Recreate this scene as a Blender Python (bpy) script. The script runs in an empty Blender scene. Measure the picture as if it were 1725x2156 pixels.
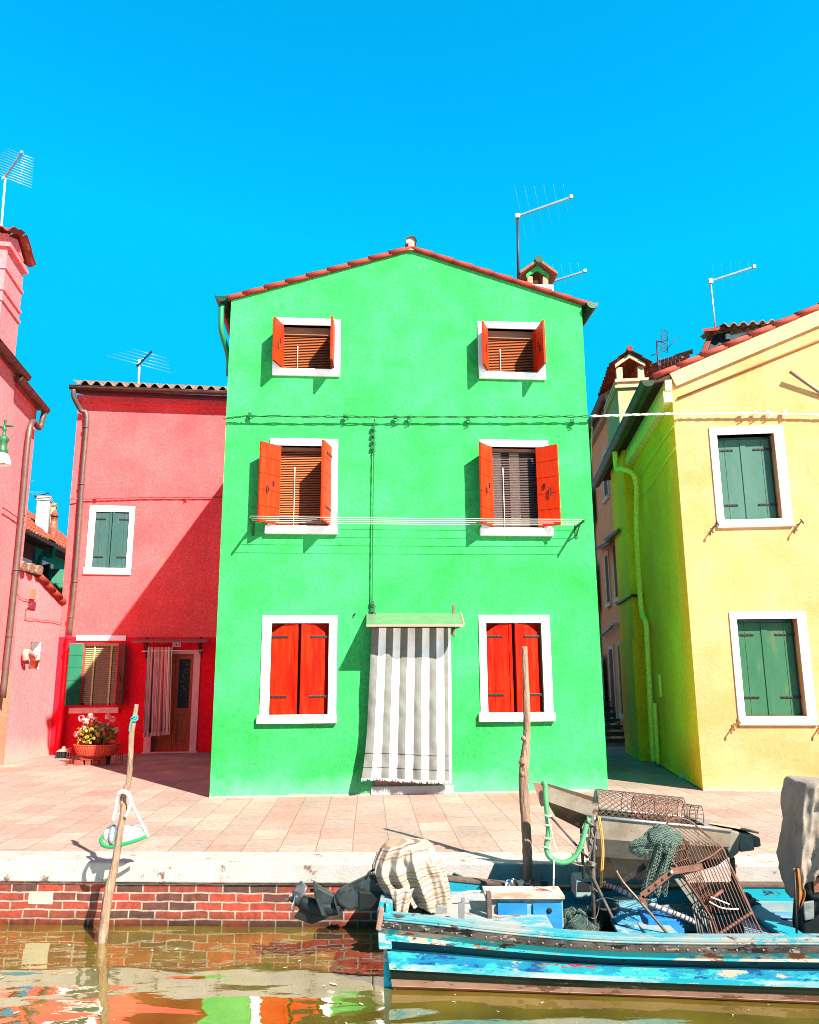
import bpy, math, random
from mathutils import Vector as V, Matrix, noise
random.seed(7)
R_ = math.radians
S = bpy.context.scene
C = S.collection
# ---------------------------------------------------------------- camera, sky, sun, exposure
TH, RO, HC, FPX, CX, CY = R_(11.77), -0.006, 1.6, 1643.0, 862.5, 1078.0
cam = bpy.data.cameras.new('camera'); co = bpy.data.objects.new('camera', cam); C.objects.link(co)
RM = Matrix.Rotation(math.pi/2+TH, 3, 'X') @ Matrix.Rotation(RO, 3, 'Z')
co.matrix_world = Matrix.Translation((0, 0, HC)) @ RM.to_4x4()
cam.sensor_fit = 'HORIZONTAL'; cam.sensor_width = 36; cam.lens = 36*FPX/1725; cam.clip_end = 3000; cam.clip_start = .05
S.camera = co
SUN = V((.80, -1.0, 1.12)).normalized()
sl = bpy.data.lights.new('sun', 'SUN'); sl.energy = 5.0; sl.angle = R_(.5); sl.color = (1, .94, .84)
so = bpy.data.objects.new('sun', sl); C.objects.link(so); so.rotation_euler = (-SUN).to_track_quat('-Z', 'Y').to_euler()
w = bpy.data.worlds.new('World'); S.world = w; w.use_nodes = True
nt = w.node_tree; nt.nodes.clear()
sky = nt.nodes.new('ShaderNodeTexSky'); sky.sky_type = 'NISHITA'; sky.sun_disc = False
sky.sun_elevation = math.asin(SUN.z); sky.sun_rotation = math.atan2(SUN.x, SUN.y); sky.air_density = 1.0; sky.dust_density = .2; sky.ozone_density = 3.0
tint = nt.nodes.new('ShaderNodeVectorMath'); tint.operation = 'MULTIPLY'; tint.inputs[1].default_value = (.006, 1.20, 1.32)
cap = nt.nodes.new('ShaderNodeVectorMath'); cap.operation = 'MINIMUM'; cap.inputs[1].default_value = (.012, 2.05, 3.4)   # no glare round the sun: an even, deep blue sky
bg = nt.nodes.new('ShaderNodeBackground'); bg.inputs[1].default_value = .086
ou = nt.nodes.new('ShaderNodeOutputWorld')
nt.links.new(sky.outputs[0], tint.inputs[0]); nt.links.new(tint.outputs[0], cap.inputs[0]); nt.links.new(cap.outputs[0], bg.inputs[0]); nt.links.new(bg.outputs[0], ou.inputs[0])
S.view_settings.view_transform = 'Standard'; S.view_settings.look = 'None'; S.view_settings.exposure = 1.8; S.view_settings.gamma = 1
S.cycles.max_bounces = 8; S.cycles.diffuse_bounces = 4; S.cycles.use_denoising = True; S.cycles.filter_width = 1.0

# ---------------------------------------------------------------- survey: pixel of the photo + a real plane -> a point of the place
def ray(x, y): return RM @ V((x-CX, CY-y, -FPX))
def gnd(x, y, z=0.0):
    r = ray(x, y); return V((0, 0, HC)) + r*((z-HC)/r.z)
def atY(x, y, Y):
    r = ray(x, y); return V((0, 0, HC)) + r*(Y/r.y)
class Wall:
    """a vertical plane: u runs along it from A, z is height, o is the distance out of it"""
    def __init__(s, A, B):
        s.A = V((A[0], A[1], 0)); d = V((B[0]-A[0], B[1]-A[1], 0)); s.L = d.length; s.d = d.normalized(); s.n = V((s.d.y, -s.d.x, 0))
    def __call__(s, u, z, o=0.0): return s.A + s.d*u + s.n*o + V((0, 0, z))
    def uv(s, x, y, o=0.0):
        r = ray(x, y); rr = V((r.x, r.y, 0)); t = (s.n.dot(s.A)+o)/s.n.dot(rr); p = r*t
        return (V((p.x, p.y, 0))-s.A).dot(s.d), p.z+HC
def sh(x0, y0, sc): return lambda x, y: ((x0+x*sc)*.8423, (y0+y*sc)*.8423)
z1 = sh(0, 1500, .3478); z2 = sh(0, 1950, .4058); z3 = sh(650, 1950, .4058); z4 = sh(1250, 1900, .4626); z5 = sh(1280, 630, .09275)
zA = sh(500, 560, .3896); zB = sh(1050, 460, .4359); zC = sh(500, 1280, .3571); zD = sh(1050, 1380, .3108); zE = sh(1450, 640, .3526); zF = sh(1450, 1380, .3467)

# ---------------------------------------------------------------- materials
MATS = {}
KA = .52                                          # paints are deep; the photo is exposed bright
KEEP = {'white_stone', 'white_canvas', 'white_foam', 'white_enamel', 'white_rope', 'pale_cable', 'aluminium', 'pale_pink_petal', 'grey_canvas', 'cream_blind', 'silver_blind'}
def kk(c, name=''): return tuple(v*(1 if name in KEEP else KA) for v in c)
def mat(name, col, col2=None, scale=3.0, rough=.8, bump=0.0, bscale=60, metal=0.0, detail=6, lo=.35, hi=.65, stretch=(1, 1, 1), spec=.3, col3=None, t3=.62, s3=9, coat=0, bdist=.01):
    if name in MATS: return MATS[name]
    col = kk(col, name); col2 = kk(col2, name) if col2 else None; col3 = kk(col3, name) if col3 else None
    m = bpy.data.materials.new(name); m.use_nodes = True; n = m.node_tree.nodes; l = m.node_tree.links
    b = n['Principled BSDF']; b.inputs['Roughness'].default_value = rough; b.inputs['Metallic'].default_value = metal
    b.inputs['Specular IOR Level'].default_value = spec; b.inputs['Coat Weight'].default_value = coat
    tc = n.new('ShaderNodeTexCoord'); mp = n.new('ShaderNodeMapping'); mp.inputs['Scale'].default_value = stretch
    l.new(tc.outputs['Object'], mp.inputs[0])
    c = tuple(col)+(1,)
    if col2:
        nz = n.new('ShaderNodeTexNoise'); nz.inputs['Scale'].default_value = scale; nz.inputs['Detail'].default_value = detail; nz.inputs['Roughness'].default_value = .65
        l.new(mp.outputs[0], nz.inputs[0])
        cr = n.new('ShaderNodeValToRGB'); e = cr.color_ramp.elements
        e[0].position = lo; e[0].color = c; e[1].position = hi; e[1].color = tuple(col2)+(1,)
        l.new(nz.outputs[0], cr.inputs[0]); out = cr.outputs[0]
        if col3:
            n3 = n.new('ShaderNodeTexNoise'); n3.inputs['Scale'].default_value = s3; n3.inputs['Detail'].default_value = 8; n3.inputs['Roughness'].default_value = .7
            l.new(mp.outputs[0], n3.inputs[0])
            r3 = n.new('ShaderNodeMapRange'); r3.inputs[1].default_value = t3-.02; r3.inputs[2].default_value = t3+.02
            l.new(n3.outputs[0], r3.inputs[0])
            mx = n.new('ShaderNodeMixRGB'); mx.inputs[2].default_value = tuple(col3)+(1,)
            l.new(r3.outputs[0], mx.inputs[0]); l.new(out, mx.inputs[1]); out = mx.outputs[0]
        l.new(out, b.inputs['Base Color'])
    else: b.inputs['Base Color'].default_value = c
    if bump:
        nb = n.new('ShaderNodeTexNoise'); nb.inputs['Scale'].default_value = bscale; nb.inputs['Detail'].default_value = 5
        l.new(mp.outputs[0], nb.inputs[0])
        bp = n.new('ShaderNodeBump'); bp.inputs['Strength'].default_value = bump; bp.inputs['Distance'].default_value = bdist
        l.new(nb.outputs[0], bp.inputs['Height']); l.new(bp.outputs[0], b.inputs['Normal'])
    MATS[name] = m; return m
def plaster(name, a, b, blot=None, scale=1.6, bump=.5, fine=1.0, band=None, big=.0, k=KA):
    """painted render: broad fading, fine mottling, trowel marks; blot = worn patches"""
    a, b, blot = [tuple(v*k for v in q) if q else None for q in (a, b, blot)]
    m = bpy.data.materials.new(name); m.use_nodes = True; n = m.node_tree.nodes; l = m.node_tree.links; P = n['Principled BSDF']
    P.inputs['Roughness'].default_value = .9; P.inputs['Specular IOR Level'].default_value = .15
    tc = n.new('ShaderNodeTexCoord'); o = tc.outputs['Object']
    def noise(sc, det=6, ro=.6, st=None):
        z = n.new('ShaderNodeTexNoise'); z.inputs['Scale'].default_value = sc; z.inputs['Detail'].default_value = det; z.inputs['Roughness'].default_value = ro
        if st:
            q = n.new('ShaderNodeMapping'); q.inputs['Scale'].default_value = st; l.new(o, q.inputs[0]); l.new(q.outputs[0], z.inputs[0])
        else: l.new(o, z.inputs[0])
        return z.outputs[0]
    cr = n.new('ShaderNodeValToRGB'); e = cr.color_ramp.elements; e[0].position = .3; e[0].color = (*a, 1); e[1].position = .7; e[1].color = (*b, 1)
    l.new(noise(scale), cr.inputs[0]); out = cr.outputs[0]
    mr = n.new('ShaderNodeMapRange'); mr.inputs[1].default_value = .3; mr.inputs[2].default_value = .7; mr.inputs[3].default_value = 1-.34*fine; mr.inputs[4].default_value = 1+.18*fine
    l.new(noise(22, 8, .7), mr.inputs[0])
    mu = n.new('ShaderNodeMixRGB'); mu.blend_type = 'MULTIPLY'; mu.inputs[0].default_value = 1; l.new(out, mu.inputs[1]); l.new(mr.outputs[0], mu.inputs[2]); out = mu.outputs[0]
    st = n.new('ShaderNodeMapRange'); st.inputs[1].default_value = .55; st.inputs[2].default_value = .8; st.inputs[3].default_value = 1.0; st.inputs[4].default_value = .86
    l.new(noise(3.5, 5, .6, (1.6, 1.6, .12)), st.inputs[0])
    mv = n.new('ShaderNodeMixRGB'); mv.blend_type = 'MULTIPLY'; mv.inputs[0].default_value = 1; l.new(out, mv.inputs[1]); l.new(st.outputs[0], mv.inputs[2]); out = mv.outputs[0]
    if blot:
        r3 = n.new('ShaderNodeMapRange'); r3.inputs[1].default_value = .6; r3.inputs[2].default_value = .72; r3.inputs[4].default_value = .7; l.new(noise(4.2, 9, .72), r3.inputs[0])
        mx = n.new('ShaderNodeMixRGB'); mx.inputs[2].default_value = (*blot, 1); l.new(r3.outputs[0], mx.inputs[0]); l.new(out, mx.inputs[1]); out = mx.outputs[0]
    if big:                         # broad repaired / faded areas
        rb_ = n.new('ShaderNodeMapRange'); rb_.inputs[1].default_value = .42; rb_.inputs[2].default_value = .58; rb_.inputs[3].default_value = 1-big; rb_.inputs[4].default_value = 1+big*.6; l.new(noise(.55, 7, .55), rb_.inputs[0])
        mb_ = n.new('ShaderNodeMixRGB'); mb_.blend_type = 'MULTIPLY'; mb_.inputs[0].default_value = 1; l.new(out, mb_.inputs[1]); l.new(rb_.outputs[0], mb_.inputs[2]); out = mb_.outputs[0]
        cw = n.new('ShaderNodeTexVoronoi'); cw.feature = 'DISTANCE_TO_EDGE'; cw.inputs['Scale'].default_value = .42; dn_ = n.new('ShaderNodeVectorMath'); dn_.operation = 'ADD'; zz = n.new('ShaderNodeTexNoise'); zz.inputs['Scale'].default_value = 3; zz.inputs['Detail'].default_value = 6; l.new(o, zz.inputs[0]); l.new(o, dn_.inputs[0]); sc_ = n.new('ShaderNodeVectorMath'); sc_.operation = 'SCALE'; sc_.inputs[3].default_value = .5; l.new(zz.outputs[1], sc_.inputs[0]); l.new(sc_.outputs[0], dn_.inputs[1]); l.new(dn_.outputs[0], cw.inputs[0])
        ck_ = n.new('ShaderNodeMapRange'); ck_.inputs[1].default_value = .0; ck_.inputs[2].default_value = .004; ck_.inputs[3].default_value = 1; ck_.inputs[4].default_value = 0; l.new(cw.outputs[0], ck_.inputs[0])
        cm_ = n.new('ShaderNodeMapRange'); cm_.inputs[1].default_value = .56; cm_.inputs[2].default_value = .60; cm_.inputs[4].default_value = .45; l.new(noise(.8, 2), cm_.inputs[0])
        cx = n.new('ShaderNodeMath'); cx.operation = 'MULTIPLY'; l.new(ck_.outputs[0], cx.inputs[0]); l.new(cm_.outputs[0], cx.inputs[1])
        cc_ = n.new('ShaderNodeMixRGB'); cc_.blend_type = 'MULTIPLY'; cc_.inputs[2].default_value = (.35, .35, .35, 1); l.new(cx.outputs[0], cc_.inputs[0]); l.new(out, cc_.inputs[1]); out = cc_.outputs[0]
    if band:                        # pale salts near the ground
        sx = n.new('ShaderNodeSeparateXYZ'); l.new(o, sx.inputs[0]); zr = n.new('ShaderNodeMath'); zr.operation = 'MULTIPLY_ADD'; zr.inputs[1].default_value = -.55; l.new(noise(3.0, 7, .65), zr.inputs[0]); l.new(sx.outputs[2], zr.inputs[2])
        zm = n.new('ShaderNodeMapRange'); zm.inputs[1].default_value = band[0]-.28; zm.inputs[2].default_value = band[1]-.28; zm.inputs[3].default_value = band[3]; zm.inputs[4].default_value = 0; l.new(zr.outputs[0], zm.inputs[0])
        zx = n.new('ShaderNodeMixRGB'); zx.inputs[2].default_value = (*kk(band[2]), 1); l.new(zm.outputs[0], zx.inputs[0]); l.new(out, zx.inputs[1]); out = zx.outputs[0]
    l.new(out, P.inputs['Base Color'])
    ad = n.new('ShaderNodeMath'); ad.operation = 'MULTIPLY_ADD'; ad.inputs[1].default_value = .35
    l.new(noise(75, 4), ad.inputs[0]); l.new(noise(14, 6, .7), ad.inputs[2])
    bp = n.new('ShaderNodeBump'); bp.inputs['Strength'].default_value = bump; bp.inputs['Distance'].default_value = .045
    l.new(ad.outputs[0], bp.inputs['Height']); l.new(bp.outputs[0], P.inputs['Normal'])
    MATS[name] = m; return m
def brickmat(name, c1, c2, mortar, bw, rh, ms, rotate=False, offset=.5, var=None, bump=.6, rough=.85, third=None, zsplit=None):
    m = bpy.data.materials.new(name); m.use_nodes = True; n = m.node_tree.nodes; l = m.node_tree.links; P = n['Principled BSDF']
    c1, c2, mortar, third = kk(c1), kk(c2), kk(mortar), (kk(third) if third else None)
    P.inputs['Roughness'].default_value = rough; P.inputs['Specular IOR Level'].default_value = .2
    tc = n.new('ShaderNodeTexCoord'); mp = n.new('ShaderNodeMapping')
    if rotate == 'wall': mp.inputs['Rotation'].default_value = (R_(90), 0, 0)
    elif rotate: mp.inputs['Rotation'].default_value = (0, 0, R_(90+(rotate if rotate is not True else 0)))
    l.new(tc.outputs['Object'], mp.inputs[0])
    wob = n.new('ShaderNodeTexNoise'); wob.inputs['Scale'].default_value = 5; l.new(mp.outputs[0], wob.inputs[0])
    wm = n.new('ShaderNodeMixRGB'); wm.blend_type = 'LINEAR_LIGHT'; wm.inputs[0].default_value = .012; l.new(mp.outputs[0], wm.inputs[1]); l.new(wob.outputs[1], wm.inputs[2])
    br = n.new('ShaderNodeTexBrick'); br.offset = offset; br.inputs['Scale'].default_value = 1; br.inputs['Brick Width'].default_value = bw; br.inputs['Row Height'].default_value = rh
    br.inputs['Mortar Size'].default_value = ms; br.inputs['Mortar Smooth'].default_value = .15; br.inputs['Bias'].default_value = 0
    br.inputs['Color1'].default_value = (*c1, 1); br.inputs['Color2'].default_value = (*c2, 1); br.inputs['Mortar'].default_value = (*mortar, 1)
    l.new(wm.outputs[0], br.inputs[0]); out = br.outputs[0]
    if third:                       # a second, coarser pick of odd stones
        b2 = n.new('ShaderNodeTexBrick'); b2.offset = offset; b2.inputs['Scale'].default_value = 1; b2.inputs['Brick Width'].default_value = bw; b2.inputs['Row Height'].default_value = rh
        b2.inputs['Mortar Size'].default_value = 0; b2.inputs['Bias'].default_value = 0; b2.inputs['Color1'].default_value = (0, 0, 0, 1); b2.inputs['Color2'].default_value = (1, 1, 1, 1)
        sh_ = n.new('ShaderNodeVectorMath'); sh_.operation = 'ADD'; sh_.inputs[1].default_value = (bw*24, rh*36, 0); l.new(wm.outputs[0], sh_.inputs[0]); l.new(sh_.outputs[0], b2.inputs[0])
        rr = n.new('ShaderNodeMapRange'); rr.inputs[1].default_value = .66; rr.inputs[2].default_value = .84; l.new(b2.outputs[0], rr.inputs[0])
        mn = n.new('ShaderNodeMath'); mn.operation = 'SUBTRACT'; mn.use_clamp = True; l.new(rr.outputs[0], mn.inputs[0]); l.new(br.outputs[1], mn.inputs[1])
        mx = n.new('ShaderNodeMixRGB'); mx.inputs[2].default_value = (*third, 1); l.new(mn.outputs[0], mx.inputs[0]); l.new(out, mx.inputs[1]); out = mx.outputs[0]
    nz = n.new('ShaderNodeTexNoise'); nz.inputs['Scale'].default_value = 16; nz.inputs['Detail'].default_value = 9; nz.inputs['Roughness'].default_value = .72; l.new(tc.outputs['Object'], nz.inputs[0])
    mr = n.new('ShaderNodeMapRange'); mr.inputs[1].default_value = .3; mr.inputs[2].default_value = .7; mr.inputs[3].default_value = (.7 if var is None else var); mr.inputs[4].default_value = 1.15; l.new(nz.outputs[0], mr.inputs[0])
    mu = n.new('ShaderNodeMixRGB'); mu.blend_type = 'MULTIPLY'; mu.inputs[0].default_value = 1; l.new(out, mu.inputs[1]); l.new(mr.outputs[0], mu.inputs[2]); out = mu.outputs[0]
    n4 = n.new('ShaderNodeTexNoise'); n4.inputs['Scale'].default_value = 1.1; n4.inputs['Detail'].default_value = 4; l.new(tc.outputs['Object'], n4.inputs[0])
    m4 = n.new('ShaderNodeMapRange'); m4.inputs[1].default_value = .3; m4.inputs[2].default_value = .7; m4.inputs[3].default_value = .85; m4.inputs[4].default_value = 1.12; l.new(n4.outputs[0], m4.inputs[0])
    mu2 = n.new('ShaderNodeMixRGB'); mu2.blend_type = 'MULTIPLY'; mu2.inputs[0].default_value = 1; l.new(out, mu2.inputs[1]); l.new(m4.outputs[0], mu2.inputs[2]); out = mu2.outputs[0]
    if zsplit:                      # damp, weedy courses near the water
        sx = n.new('ShaderNodeSeparateXYZ'); l.new(tc.outputs['Object'], sx.inputs[0])
        zr = n.new('ShaderNodeMapRange'); zr.inputs[1].default_value = zsplit[0]; zr.inputs[2].default_value = zsplit[1]; zr.inputs[3].default_value = 1; zr.inputs[4].default_value = 0; l.new(sx.outputs[2], zr.inputs[0])
        zm = n.new('ShaderNodeMixRGB'); zm.blend_type = 'MULTIPLY'; zm.inputs[2].default_value = (*zsplit[2], 1); l.new(zr.outputs[0], zm.inputs[0]); l.new(out, zm.inputs[1]); out = zm.outputs[0]
    l.new(out, P.inputs['Base Color'])
    iv = n.new('ShaderNodeMath'); iv.operation = 'MULTIPLY_ADD'; iv.inputs[1].default_value = -1; iv.inputs[2].default_value = 1; l.new(br.outputs[1], iv.inputs[0])
    ad = n.new('ShaderNodeMath'); ad.operation = 'MULTIPLY_ADD'; ad.inputs[1].default_value = .5; l.new(nz.outputs[0], ad.inputs[0]); l.new(iv.outputs[0], ad.inputs[2])
    bp = n.new('ShaderNodeBump'); bp.inputs['Strength'].default_value = bump; bp.inputs['Distance'].default_value = .012; l.new(ad.outputs[0], bp.inputs['Height']); l.new(bp.outputs[0], P.inputs['Normal'])
    MATS[name] = m; return m

# ---------------------------------------------------------------- mesh builder
class MB:
    def __init__(s): s.v = []; s.f = []; s.m = []; s.sm = []
    def face(s, pts, m=0, smooth=False):
        k = len(s.v); s.v += [V(p) for p in pts]; s.f.append(tuple(range(k, k+len(pts)))); s.m.append(m); s.sm.append(smooth); return s
    def grid(s, rows, m=0, smooth=True, cu=False, cv=False, mf=None):
        k = len(s.v); nr = len(rows); nc = len(rows[0])
        for r in rows: s.v += [V(p) for p in r]
        for i in range(nr if cv else nr-1):
            for j in range(nc if cu else nc-1):
                i2, j2 = (i+1) % nr, (j+1) % nc
                s.f.append((k+i*nc+j, k+i*nc+j2, k+i2*nc+j2, k+i2*nc+j)); s.m.append(mf(i, j) if mf else m); s.sm.append(smooth)
        return s
    def hexa(s, p, m=0):            # p: 4 bottom, 4 top (same order)
        k = len(s.v); s.v += [V(q) for q in p]
        for f in ((3, 2, 1, 0), (4, 5, 6, 7), (0, 1, 5, 4), (1, 2, 6, 5), (2, 3, 7, 6), (3, 0, 4, 7)):
            s.f.append(tuple(k+i for i in f)); s.m.append(m); s.sm.append(False)
        return s
    def box(s, c, sx, sy, sz, m=0, rz=0.0):   # c: centre of the base
        c = V(c); x = V((math.cos(rz), math.sin(rz), 0))*sx/2; y = V((-math.sin(rz), math.cos(rz), 0))*sy/2; z = V((0, 0, sz))
        b = [c-x-y, c+x-y, c+x+y, c-x+y]; return s.hexa(b+[q+z for q in b], m)
    def wbox(s, W, u0, u1, a0, a1, o0, o1, m=0):   # a box on a wall plane
        b = [W(u0, a0, o1), W(u1, a0, o1), W(u1, a0, o0), W(u0, a0, o0)]; t = [W(u0, a1, o1), W(u1, a1, o1), W(u1, a1, o0), W(u0, a1, o0)]
        return s.hexa(b+t, m)
    def bar(s, a, b, wd, th, up=(0, 0, 1), m=0):   # rectangular bar
        a, b = V(a), V(b); d = (b-a).normalized(); up = V(up); x = d.cross(up)
        if x.length < 1e-4: x = d.cross(V((1, 0, 0)))
        x.normalize(); y = x.cross(d).normalized(); x *= wd/2; y *= th/2
        p = [a-x-y, a+x-y, a+x+y, a-x+y]; q = [b-x-y, b+x-y, b+x+y, b-x+y]; return s.hexa(p+q, m)
    def tube(s, pts, r, n=8, m=0, caps=True, arc=(0, 2*math.pi), up=(0, 0, 1), jit=0):
        pts = [V(p) for p in pts]; rows = []; full = abs(arc[1]-arc[0]-2*math.pi) < 1e-6
        prev = None
        for i, p in enumerate(pts):
            d = (pts[min(i+1, len(pts)-1)]-pts[max(i-1, 0)]).normalized()
            if prev is None:
                x = d.cross(V(up))
                if x.length < 1e-3: x = d.cross(V((1, 0, 0)))
            else: x = prev-d*prev.dot(d)
            x.normalize(); prev = x; y = x.cross(d); rr = r[i] if isinstance(r, (list, tuple)) else r
            k = n if full else n+1
            rows.append([p+(x*math.cos(t)+y*math.sin(t))*rr*(1+(random.uniform(-jit, jit) if jit else 0)) for t in [arc[0]+(arc[1]-arc[0])*q/n for q in range(k)]])
        s.grid(rows, m, True, cu=full)
        if caps and full:
            s.face(rows[0][::-1], m); s.face(rows[-1], m)
        return s
    def prism(s, poly, off, m=0):   # polygon (3-D points) pushed by a vector
        poly = [V(p) for p in poly]; off = V(off); q = [p+off for p in poly]; s.face(poly, m); s.face(q[::-1], m)
        for i in range(len(poly)):
            j = (i+1) % len(poly); s.face([poly[j], poly[i], q[i], q[j]], m)
        return s
    def lathe(s, c, prof, n=20, m=0, axis=(0, 0, 1), sx=1, sy=1):
        a = V(axis).normalized(); x = a.cross(V((0, 1, 0)) if abs(a.y) < .9 else V((1, 0, 0))).normalized(); y = a.cross(x); c = V(c)
        rows = [[c+a*h+(x*math.cos(t)*sx+y*math.sin(t)*sy)*r for t in [2*math.pi*i/n for i in range(n)]] for r, h in prof]
        return s.grid(rows, m, True, cu=True)
    def build(s, name, mats, parent=None, origin=None, merge=False, bevel=0, solid=0, shade=None):
        if not isinstance(mats, (list, tuple)): mats = [mats]
        if parent is not None: o0 = ORG[parent.name]
        elif origin is not None: o0 = V(origin)
        else:
            zs = min(p.z for p in s.v); n = len(s.v); o0 = V((sum(p.x for p in s.v)/n, sum(p.y for p in s.v)/n, zs))
        me = bpy.data.meshes.new(name); me.from_pydata([tuple(p-o0) for p in s.v], [], s.f)
        for q in mats: me.materials.append(q)
        for i, p in enumerate(me.polygons): p.material_index = s.m[i]; p.use_smooth = s.sm[i] if shade is None else shade
        me.update()
        import bmesh
        b = bmesh.new(); b.from_mesh(me)
        bmesh.ops.remove_doubles(b, verts=b.verts, dist=1e-5); bmesh.ops.recalc_face_normals(b, faces=b.faces)
        b.to_mesh(me); b.free()
        o = bpy.data.objects.new(name, me); C.objects.link(o)
        if parent is not None: o.parent = parent
        else: o.location = o0
        ORG[o.name] = o0
        if bevel:
            bv = o.modifiers.new('bevel', 'BEVEL'); bv.width = bevel; bv.segments = 2; bv.limit_method = 'ANGLE'; bv.angle_limit = R_(40)
        if solid:
            sd = o.modifiers.new('solid', 'SOLIDIFY'); sd.thickness = solid
        return o
ORG = {}
def tag(o, label, cat, group=None, kind=None):
    if label: o['label'] = label
    if cat: o['category'] = cat
    if group: o['group'] = group
    if kind: o['kind'] = kind
    return o
def thing(name, label, cat, loc, group=None):
    o = bpy.data.objects.new(name, None); C.objects.link(o); o.location = loc; o.empty_display_size = .2; ORG[o.name] = V(loc)
    return tag(o, label, cat, group)
def lerp(a, b, t): return a+(b-a)*t
def smooth_path(pts, n=6):
    pts = [V(p) for p in pts]; out = []
    for i in range(len(pts)-1):
        p0, p1, p2, p3 = pts[max(i-1, 0)], pts[i], pts[i+1], pts[min(i+2, len(pts)-1)]
        for k in range(n):
            t = k/n; out.append(.5*((2*p1)+(p2-p0)*t+(2*p0-5*p1+4*p2-p3)*t*t+(3*p1-p0-3*p2+p3)*t**3))
    return out+[pts[-1]]
def wallmesh(mb, W, top, holes, z0=0.0, m=0, split=None, m2=1, reveal=.16, mr=None, uset=()):
    """front face of a house: top = [(u,z)...] left to right, rectangular holes with reveals; below split takes m2"""
    us = sorted({t[0] for t in top} | {h[0] for h in holes} | {h[1] for h in holes} | set(uset))
    def ztop(u):
        for (a, za), (b, zb) in zip(top, top[1:]):
            if a-1e-6 <= u <= b+1e-6: return za+(zb-za)*(u-a)/(b-a)
    base = min(t[1] for t in top)
    zs = sorted({z0, base} | {h[2] for h in holes} | {h[3] for h in holes} | ({split} if split else set()))
    for ua, ub in zip(us, us[1:]):
        for za, zb in zip(zs, zs[1:]):
            uc, zc = (ua+ub)/2, (za+zb)/2
            if any(h[0] < uc < h[1] and h[2] < zc < h[3] for h in holes): continue
            mb.face([W(ua, za), W(ub, za), W(ub, zb), W(ua, zb)], m2 if split and zc < split else m)
        ta, tb = ztop(ua), ztop(ub)
        pts = [W(ua, base), W(ub, base)]+([W(ub, tb)] if tb > base+1e-4 else [])+([W(ua, ta)] if ta > base+1e-4 else [])
        if len(pts) > 2: mb.face(pts, m)
    for a, b, c, d in holes:
        k = m if mr is None else mr
        for p, q in (((a, c), (b, c)), ((b, c), (b, d)), ((b, d), (a, d)), ((a, d), (a, c))):
            mb.face([W(*p), W(*q), W(*q, -reveal), W(*p, -reveal)], k)
def shell(mb, W, u0, u1, depth, zl, zr, m=0, z0=0.0, back=None):
    """side and back walls of a house whose front lies on W"""
    mb.face([W(u0, z0), W(u0, zl), W(u0, zl, -depth), W(u0, z0, -depth)], m); mb.face([W(u1, z0), W(u1, z0, -depth), W(u1, zr, -depth), W(u1, zr)], m)
    top = back or [(u0, zl), (u1, zr)]
    mb.face([W(u0, z0, -depth)]+[W(u, z, -depth) for u, z in top]+[W(u1, z0, -depth)], m)
def tiles(mb, O, U, Vv, Lu, Lv, pitch=.2, course=.34, h=.035, m=0, seg=8):
    """barrel-tile roof: corrugated courses that overlap; O = eave corner, U along the eave, Vv up the slope"""
    O, U, Vv = V(O), V(U).normalized(), V(Vv).normalized(); N = U.cross(Vv).normalized()
    if N.z < 0: N = -N
    nt = max(1, round(Lu/pitch)); nc = max(1, round(Lv/course)); cv = Lv/nc
    for c in range(nc):
        rows = []
        jit = [random.uniform(-.012, .012) for _ in range(nt+1)]
        for v, lift in ((c*cv-.03, .028), (c*cv+cv, .0)):
            r = []
            for i in range(nt*seg+1):
                u = i/seg; a = math.cos(2*math.pi*u); r.append(O+U*(Lu*u/nt)+Vv*(v+jit[int(u+.5) % (nt+1)])+N*(lift+h*(math.copysign(abs(a)**.7, a)+1)))
            rows.append(r)
        mb.grid(rows, m, True)
        lo = [p-N*.02 for p in rows[0]]
        mb.grid([lo, rows[0]], m, True)
def slats(mb, W, u0, u1, a0, a1, o, pitch=.03, depth=.022, m=0):
    k = int((a1-a0)/pitch)
    for i in range(k):
        z = a1-(i+.5)*pitch
        mb.face([W(u0, z-.006, o+depth/2), W(u1, z-.006, o+depth/2), W(u1, z+.012, o-depth/2), W(u0, z+.012, o-depth/2)], m)

# ---------------------------------------------------------------- palette
M_green = plaster('green_render', (.040, .56, .10), (.085, .80, .23), (.030, .50, .085), 1.5, .42, fine=.8, band=(.02, .30, (.22, .95, .42), .75), big=.14)
M_greensh = M_green
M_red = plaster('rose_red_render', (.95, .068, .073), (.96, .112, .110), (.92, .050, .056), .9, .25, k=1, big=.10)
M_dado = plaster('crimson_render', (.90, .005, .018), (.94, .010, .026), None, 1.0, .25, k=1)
M_pink = plaster('pink_render', (.88, .165, .175), (.92, .20, .205), (.86, .14, .15), .8, .25, k=1, big=.06, band=(.1, .5, (.9, .6, .45), .5))
M_yellow = plaster('yellow_render', (1.05, .48, .165), (1.1, .60, .28), (1.0, .40, .105), 1.7, .25, fine=.3, big=.10, band=(.02, .25, (1.0, .75, .4), .5))
M_alley = plaster('bounce_lit_yellow_render', (.95, .72, .030), (.95, .36, .015), (.90, .62, .02), .50, .3, k=1, fine=.8)  # house yellow, brightened and turned ochre to paint bounced light in the alley
M_cream = plaster('cream_render', (.85, .62, .30), (.9, .7, .4), None, 1.5, .3)
M_ochre = plaster('pale_ochre_render', (.74, .40, .19), (.7, .33, .16), (.6, .3, .12), 1.4, .4)
M_salmon = plaster('salmon_render', (.95, .34, .14), (.95, .42, .20), (.85, .22, .08), 1.2, .3, k=1)
M_grey = plaster('grey_render', (.42, .33, .26), (.5, .42, .34), (.3, .22, .18), 1.2, .4, k=1)
M_teal = plaster('teal_render', (.005, .55, .40), (.01, .64, .48), None, 1.2, .3)
M_white = mat('white_stone', (.86, .83, .80), (.78, .74, .70), 7, .7, .25, 90, lo=.45, hi=.8)
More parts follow.
